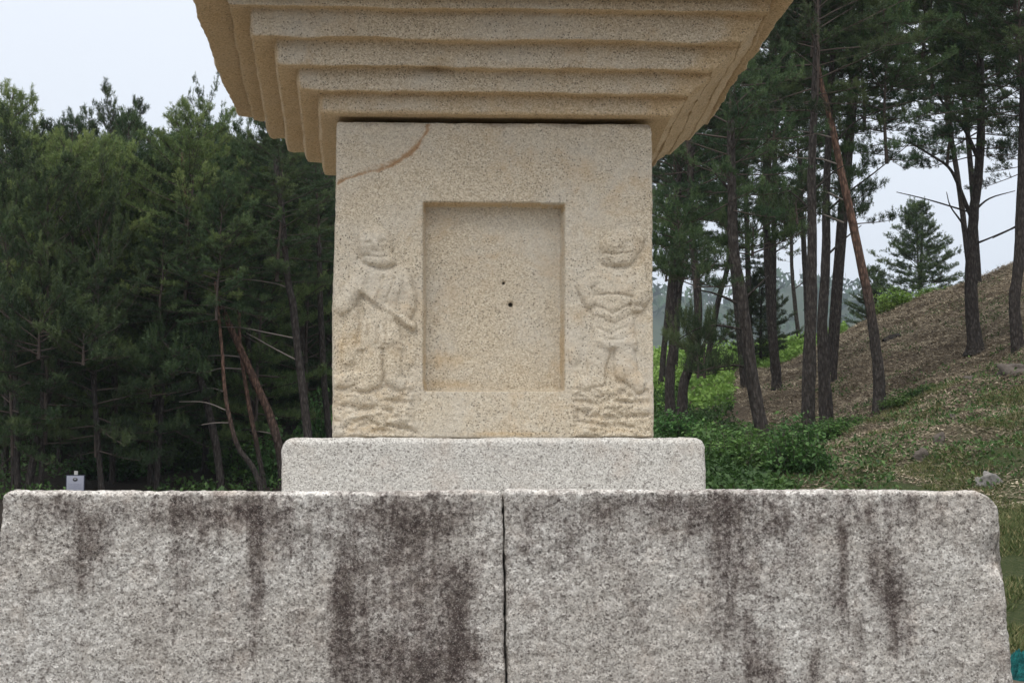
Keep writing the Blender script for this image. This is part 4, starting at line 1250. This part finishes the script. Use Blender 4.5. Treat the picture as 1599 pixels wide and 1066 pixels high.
shr = [(1238, 25, 105, 125, 0, 'bright leafy shrub standing before the bent pine, above the slab'), (1205, 26.5, 110, 90, 1, 'leafy shrub left of the brightest one, behind the slab'),
       (1265, 25.5, 70, 80, 1, 'leafy shrub at the right end of the clump by the slab'), (1150, 28, 110, 75, 0, 'low dark shrub just right of the plinth stone'), (1110, 30, 100, 80, 1, 'dark shrub beside the plinth stone corner'),
       (1180, 30, 120, 60, 1, 'shrub at the foot of the bent pine'), (1140, 33, 140, 55, 0, 'spreading shrub left of the bent pine'), (1300, 33.5, 90, 50, 0, 'shrub right of the thick straight trunk'), (1330, 35, 80, 42, 1, 'dark shrub between thick and leaning trunks'),
       (1290, 34.5, 70, 40, 1, 'small shrub at the foot of the twin trunk'), (1235, 33, 80, 60, 0, 'shrub behind the brightest one, left of the thick trunk'), (1405, 35.5, 60, 32, 0, 'low shrub right of the leaning trunk'), (1445, 36, 70, 30, 1, 'low shrub on the slope, further right of the leaning trunk'),
       (1085, 37, 120, 60, 0, 'shrub below the slanting pine trunk'), (1050, 35, 90, 70, 1, 'shrub hard against the carved stone, right side'), (1405, 60.5, 70, 42, 2, 'bright green shrub on the crest, left one'), (1465, 62, 60, 32, 2, 'bright green shrub on the crest, right one'), (1385, 60, 40, 30, 2, 'small bright shrub low on the crest by the leaning trunk'),
       (385, 44, 110, 80, 0, 'shrub in the shade behind the thin left trunks'), (322, 46, 70, 70, 1, 'green shrub low in the left wood'), (440, 42, 90, 100, 1, 'shrub behind the leaning reddish trunk'), (500, 46, 80, 120, 0, 'shrub between grey trunk and carved stone'), (250, 46, 120, 70, 1, 'shaded shrub in mid left wood'), (170, 44, 100, 50, 0, 'shaded shrub right of the white sign')]
for s_ in shr: shrub(*s_)

# bright growth on the far field
n = 42000
u = rng.uniform(1000, 1330, n); Yf = np.where(u < 1150, rng.uniform(47, 80, n), rng.uniform(61, 80, n))
X0 = (u - 655) / F * Yf
z0 = terr(X0, Yf)
clump = vnoise(np.stack([X0, Yf, z0 * 0], 1), .9, 5)
P = np.stack([X0, Yf, z0 + rng.uniform(0, 1, n) * (.35 + .35 * clump) * sstep(44, 60, Yf)], 1)
V, T, tt = leaves(P, rng.normal(0, 1, (n, 3)), rng.uniform(.09, .20, n), .5 + .35 * clump + rng.normal(0, .12, n) - .2 * sstep(61, 54, Yf))
tag(link('undergrowth', make_mesh('undergrowth', V, tris=T, attrs={'tint': tt}, mats=[M_LEAF_B], smooth=False)), kind='stuff')
# darker ground cover round the right-hand shrubs
n = 60000
u = rng.uniform(1000, 1270, n); Yf = rng.uniform(22, 62, n) 
X0 = (u - 655) / F * Yf; z0 = terr(X0, Yf)
lim = 1200 + 60 * vnoise(np.stack([Yf, u * 0, u * 0], 1), .5, 9) - np.clip(Yf - 30, 0, 26) * 5.5
keep = u < lim
X0, Yf, z0 = X0[keep], Yf[keep], z0[keep]; n = len(X0)
clump = vnoise(np.stack([X0, Yf, z0 * 0], 1), 1.6, 6)
P = np.stack([X0, Yf, z0 + rng.uniform(0, 1, n) * (.22 + .22 * clump)], 1)
V, T, tt = leaves(P, rng.normal(0, 1, (n, 3)), rng.uniform(.06, .13, n), .4 + .3 * clump + rng.normal(0, .12, n))
tag(link('ground_cover', make_mesh('ground_cover', V, tris=T, attrs={'tint': tt}, mats=[M_LEAF], smooth=False)), kind='stuff')
# shaded ground cover in the left wood
n = 16000
u = rng.uniform(-40, 560, n); Yf = rng.uniform(38, 66, n); X0 = (u - 655) / F * Yf; z0 = terr(X0, Yf)
clump = vnoise(np.stack([X0, Yf, z0 * 0], 1), .8, 8); k_ = clump > -.1
X0, Yf, z0, clump = X0[k_], Yf[k_], z0[k_], clump[k_]; n = len(X0)
P = np.stack([X0, Yf, z0 + rng.uniform(0, .3, n)], 1)
V, T, tt = leaves(P, rng.normal(0, 1, (n, 3)), rng.uniform(.08, .16, n), .2 + .25 * clump + rng.normal(0, .1, n))
tag(link('forest_floor_plants', make_mesh('forest_floor_plants', V, tris=T, attrs={'tint': tt}, mats=[M_LEAF], smooth=False)), kind='stuff')

# cut brush and leaf litter on the slope
n = 330000
u = rng.uniform(1090, 1640, n); Yf = 22 + 44 * rng.uniform(0, 1, n) ** .8
X0 = (u - 655) / F * Yf; z0 = terr(X0, Yf)
q_ = np.stack([X0, Yf, z0 * 0], 1)
pt = vnoise(q_, .7, 12) + .6 * vnoise(q_, 2.6, 13)
k_ = (pt > -.75 + .25 * sstep(34, 26, Yf)) & (u > 1180 - np.clip(Yf - 40, 0, 20) * 3)
X0, Yf, z0, pt = X0[k_], Yf[k_], z0[k_], pt[k_]; n = len(X0)
P = np.stack([X0, Yf, z0 + rng.uniform(.0, .04, n)], 1)
D = rng.normal(0, 1, (n, 3)) * [1, 1, .30]; D /= np.linalg.norm(D, axis=1, keepdims=True)
stick = rng.uniform(0, 1, n) < .40
ln = np.where(stick, rng.uniform(.06, .20, n), rng.uniform(.03, .08, n)) * (.35 + Yf / 50)
wd_ = np.where(stick, rng.uniform(.006, .014, n), ln * .45)
up = rng.normal(0, .45, (n, 3)) + [0, -.35, 1]
sd = np.cross(D, up); sd /= np.linalg.norm(sd, axis=1, keepdims=True)
V = np.stack([P - sd * wd_[:, None] * .5, P + sd * wd_[:, None] * .5 + D * ln[:, None] * .3, P + D * ln[:, None]], 1).reshape(-1, 3)
tt = np.repeat(np.clip(.38 + .24 * pt + rng.normal(0, .25, n) + .1 * stick + .20 * sstep(38, 52, Yf), 0, 1), 3)
tag(link('leaf_litter', make_mesh('leaf_litter', V, tris=np.arange(len(V)).reshape(-1, 3), attrs={'tint': tt}, mats=[M_LITTER], smooth=False)), kind='stuff')
# low regrowth weeds scattered through the litter
n = 36000
u = rng.uniform(1180, 1660, n); Yf = rng.uniform(22, 58, n)
X0 = (u - 655) / F * Yf; z0 = terr(X0, Yf); q_ = np.stack([X0, Yf, z0 * 0], 1)
pt = vnoise(q_, .8, 41) + .8 * vnoise(q_, 2.4, 42); k_ = pt > -.05 + .45 * sstep(30, 52, Yf)
X0, Yf, z0, pt = X0[k_], Yf[k_], z0[k_], pt[k_]; n = len(X0)
V, T, tt = leaves(np.stack([X0, Yf, z0 + rng.uniform(0, .12, n)], 1), rng.normal(0, 1, (n, 3)), rng.uniform(.04, .09, n), .45 + rng.normal(0, .18, n))
tag(link('low_weeds', make_mesh('low_weeds', V, tris=T, attrs={'tint': tt}, mats=[M_LEAF], smooth=False)), kind='stuff')

# grass
n = 260000
u = rng.uniform(1180, 1720, n); Yf = 12.5 + 27 * rng.uniform(0, 1, n) ** .8
X0 = (u - 655) / F * Yf; z0 = terr(X0, Yf)
pt = vnoise(np.stack([X0, Yf, z0 * 0], 1), .9, 22) + .5 * vnoise(np.stack([X0, Yf, z0 * 0], 1), 3.2, 23)
k_ = (pt > -.25 + np.clip(Yf - 22, 0, 20) * .05) & (Yf > 13.2)
X0, Yf, z0, pt = X0[k_], Yf[k_], z0[k_], pt[k_]; n = len(X0)
P = np.stack([X0, Yf, z0 - .01], 1)
hgt = rng.uniform(.03, .09, n) * (1 + .6 * pt); w_ = .004 + .0003 * Yf
d = rng.normal(0, .6, (n, 2)); tip = P + np.stack([d[:, 0] * hgt, d[:, 1] * hgt, hgt], 1)
th = rng.uniform(0, 6.28, n); sd = np.stack([np.cos(th) * w_, np.sin(th) * w_, th * 0], 1)
V = np.stack([P + sd, P - sd, tip], 1).reshape(-1, 3)
tt = np.repeat(np.clip(rng.beta(1.4, 2.0, n) + .1 * pt + .25 * (rng.uniform(0, 1, n) < .25), 0, 1), 3)
tag(link('grass', make_mesh('grass', V, tris=np.arange(len(V)).reshape(-1, 3), attrs={'tint': tt}, mats=[M_GRASS], smooth=False)), kind='stuff')

# ------------------------------------------------------------------ rocks, log, stump
def rock_mat(name, c0, c1):
    b = NB(name)
    return b.fin(b.mix(b.noise(9, 6, .7), c0, c1), .9, b.bump(b.noise(22, 6, .7), .8, .03))
M_ROCKP = rock_mat('pale_rock', (.15, .14, .125), (.38, .36, .34))
M_ROCKB = rock_mat('brown_rock', (.06, .05, .042), (.20, .17, .145))
def rock(px_, Y, wp, hp, label, mat, seed, name='rock', cat='rock', squash=.7):
    X0 = at(px_, 600, Y)[0]; z0 = gz(X0, Y)
    th = np.linspace(0, math.pi, 15); ph = np.linspace(0, 2 * math.pi, 24, endpoint=False)
    a, b_ = np.meshgrid(th, ph, indexing='ij')
    D = np.stack([np.sin(a) * np.cos(b_), np.sin(a) * np.sin(b_), np.cos(a)], -1).reshape(-1, 3)
    D = np.sign(D) * np.abs(D) ** squash
    nn = 1 + .16 * np.round(fbm(D + seed * 3.1, 1.6, 2, seed) * 4) / 2 + .16 * fbm(D + seed * 3.1, 1.5, 3, seed) + .06 * fbm(D, 6, 2, seed + 3)
    m_ = Y / F
    V = D * nn[:, None] * np.array([wp * .5 * m_, wp * .4 * m_, hp * .62 * m_])
    i = np.arange(14)[:, None] * 24; j = np.arange(24)[None, :]; k = (j + 1) % 24
    Q = np.stack([(i + j).ravel(), (i + 24 + j).ravel(), (i + 24 + k).ravel(), (i + k).ravel()], 1)
    o = link(name, make_mesh(name, V, quads=Q, mats=[mat])); o.location = (X0, Y, z0 + hp * .22 * m_); o.rotation_euler = (R_.uniform(-.2, .2), R_.uniform(-.3, .3), R_.uniform(0, 6))
    tag(o, label, cat, 'stones lying on the slope' if cat == 'rock' else None)
rock(1538, 24.3, 36, 20, 'large pale rock in the grass behind the right slab corner', M_ROCKP, 1, squash=.45)
rock(1585, 34.0, 60, 22, 'flat pale rock low at the right border of the slope', M_ROCKB, 2)
rock(1512, 35.5, 24, 16, 'small brown stone left of the flat pale rock', M_ROCKB, 3)
rock(1464, 27.8, 22, 17, 'brown stone half sunk in the grass, mid slope', M_ROCKB, 4)
rock(1435, 26.5, 22, 18, 'greyish brown stone nearest above the slab top', M_ROCKB, 5)
rock(1486, 30.5, 10, 9, 'little dark stone on the slope right of the leaning pine', M_ROCKB, 6)
rock(1100, 38, 10, 10, 'tiny white stone near the slanting pine foot', M_ROCKP, 7)
# log lying on the crest
p = at(1390, 513, 52); X0 = p[0]
a0 = np.array([X0 - .24, 51.8, gz(X0 - .24, 51.8) + .12]); a1 = np.array([X0 + .28, 52.1, gz(X0 + .28, 52.1) + .14])
V, Q, T = tube(np.array([a0, (a0 + a1) / 2 + [0, 0, .02], a1]), [.10, .11, .08], 9, 3, .12)
tag(link('log', make_mesh('log', V, quads=Q, tris=T, attrs={'red': np.zeros(len(V))}, mats=[M_BARK])), 'short dark log lying on the brown slope by the orange trunk', 'log')

# ------------------------------------------------------------------ sign in the wood
def simple_mat(name, col, rough=.6):
    b = NB(name)
    c = b.mix(b.noise(40, 4), tuple(x * .85 for x in col), col)
    return b.fin(c, rough)
M_PANEL = simple_mat('sign_panel_white', (.30, .31, .37), .45)
M_FRAME = simple_mat('sign_frame_dark', (.02, .022, .04), .4)
M_POST = simple_mat('sign_post_grey', (.38, .38, .36), .5)
M_INK = simple_mat('sign_ink', (.09, .09, .085), .6)
M_INK2 = simple_mat('sign_ink_grey', (.33, .34, .42), .6)
def box(name, cx, cy, cz, sx, sy, sz, mat, parent, r=.0):
    r = r or min(sx, sy, sz) * .15
    V, Q, n = rbox_grid(np.array([cx - sx / 2, cx - sx / 2 + r, cx + sx / 2 - r, cx + sx / 2]), np.array([cy - sy / 2, cy - sy / 2 + r, cy + sy / 2 - r, cy + sy / 2]),
                        np.array([cz - sz / 2, cz - sz / 2 + r, cz + sz / 2 - r, cz + sz / 2]), r)
    return link(name, make_mesh(name, V, quads=Q, mats=[mat]), parent)
SY = 26.0
sc_ = at(118, 741, SY); mpx = SY / F
zg = gz(sc_[0], SY)
sg = tag(empty('information_sign', (float(sc_[0]), SY, zg)), 'small white information sign in a dark frame at the edge of the wood', 'sign')
hz_ = sc_[2] - zg
W_, H_ = 29 * mpx, 38 * mpx
box('post', 0, .035, (hz_ + 6 * mpx) / 2 - .1, 5.5 * mpx, .03, hz_ + 6 * mpx + .2, M_POST, sg)
fo = box('frame', 0, 0, hz_ - H_ / 2, W_, .025, H_, M_FRAME, sg)
box('panel', 0, -.016, hz_ - H_ / 2, W_ - 3 * mpx, .008, H_ - 3 * mpx, M_PANEL, sg)
th = np.linspace(0, 2 * math.pi, 24, endpoint=False)
for (ra, rb, yy, mm, nm) in ((3.8, 2.8, -.024, M_INK, 'emblem'), (1.7, 1.1, -.026, M_PANEL, 'emblem_centre')):
    ringf = np.stack([np.cos(th) * ra * mpx, np.full(24, yy), np.sin(th) * rb * mpx + hz_ - 7 * mpx], 1)
    V = np.concatenate([ringf, ringf + [0, .004, 0], [[0, yy, hz_ - 7 * mpx]]])
    k = (np.arange(24) + 1) % 24
    link(nm, make_mesh(nm, V, quads=np.stack([np.arange(24), np.arange(24) + 24, k + 24, k], 1), tris=np.stack([np.full(24, 48), np.arange(24), k], 1), mats=[mm], smooth=False), sg)
for k, (w_, y_) in enumerate(((17, 14), (17, 17), (17, 20), (12, 23), (17, 26))):
    box('text_line', 0, -.022, hz_ - y_ * mpx, w_ * mpx, .003, .9 * mpx, M_INK2, sg)

# ------------------------------------------------------------------ teal net bundle
NY = 12.9
c = at(1612, 1032, NY); zg = gz(c[0], NY)
a, b_ = np.meshgrid(np.linspace(-1, 1, 110), np.linspace(-1, 1, 80), indexing='ij')
r2 = np.sqrt(a ** 2 + b_ ** 2)
hh = np.sqrt(np.clip(1 - r2 ** 2.6, 0, 1))
q = np.stack([a.ravel() * 1.3, b_.ravel(), np.zeros(a.size)], 1)
wr = 1 + .3 * fbm(q, 2, 3, 301).reshape(a.shape) - .75 * np.abs(fbm(q * [1, 2.5, 1], 3.5, 4, 302)).reshape(a.shape)
V = np.stack([c[0] + a * .21, NY + b_ * .22, zg - .02 + hh * .225 * wr], -1).reshape(-1, 3)
i = (np.arange(109)[:, None] * 80 + np.arange(79)[None, :]).ravel()
b = NB('teal_net')
wv = b.voro(150, out='Distance')
M_NET = b.fin(b.mix(b.rng(b.noise(16, 6, .8), .35, .65), (.006, .09, .095), (.03, .30, .29)), .7, b.bump(wv, 1, .01, b.bump(b.noise(30, 5, .7, vec=b.map((1, 1, 4))), .8, .03)))
org = np.array([c[0], NY, zg])
tag(link('net_bundle', make_mesh('net_bundle', V - org, quads=np.stack([i, i + 80, i + 81, i + 1], 1), mats=[M_NET]), loc=tuple(org)), 'crumpled teal net bundle on the ground at the lower right corner', 'net')

# ------------------------------------------------------------------ air
hzv, Qh, _ = rbox_grid(np.array([-2500., 0, 2500]), np.array([-80., 700, 2950]), np.array([-18., 60, 260]), .001)
mh = bpy.data.materials.new('haze_air'); mh.use_nodes = True
t_ = mh.node_tree; t_.nodes.clear()
o_ = t_.nodes.new('ShaderNodeOutputMaterial'); pv = t_.nodes.new('ShaderNodeVolumePrincipled')
pv.inputs['Color'].default_value = (.78, .89, 1.0, 1); pv.inputs['Density'].default_value = 0.00024; pv.inputs['Anisotropy'].default_value = 0.0
t_.links.new(pv.outputs[0], o_.inputs['Volume'])
tag(link('haze', make_mesh('haze', hzv, quads=Qh, mats=[mh], smooth=False)), kind='stuff')
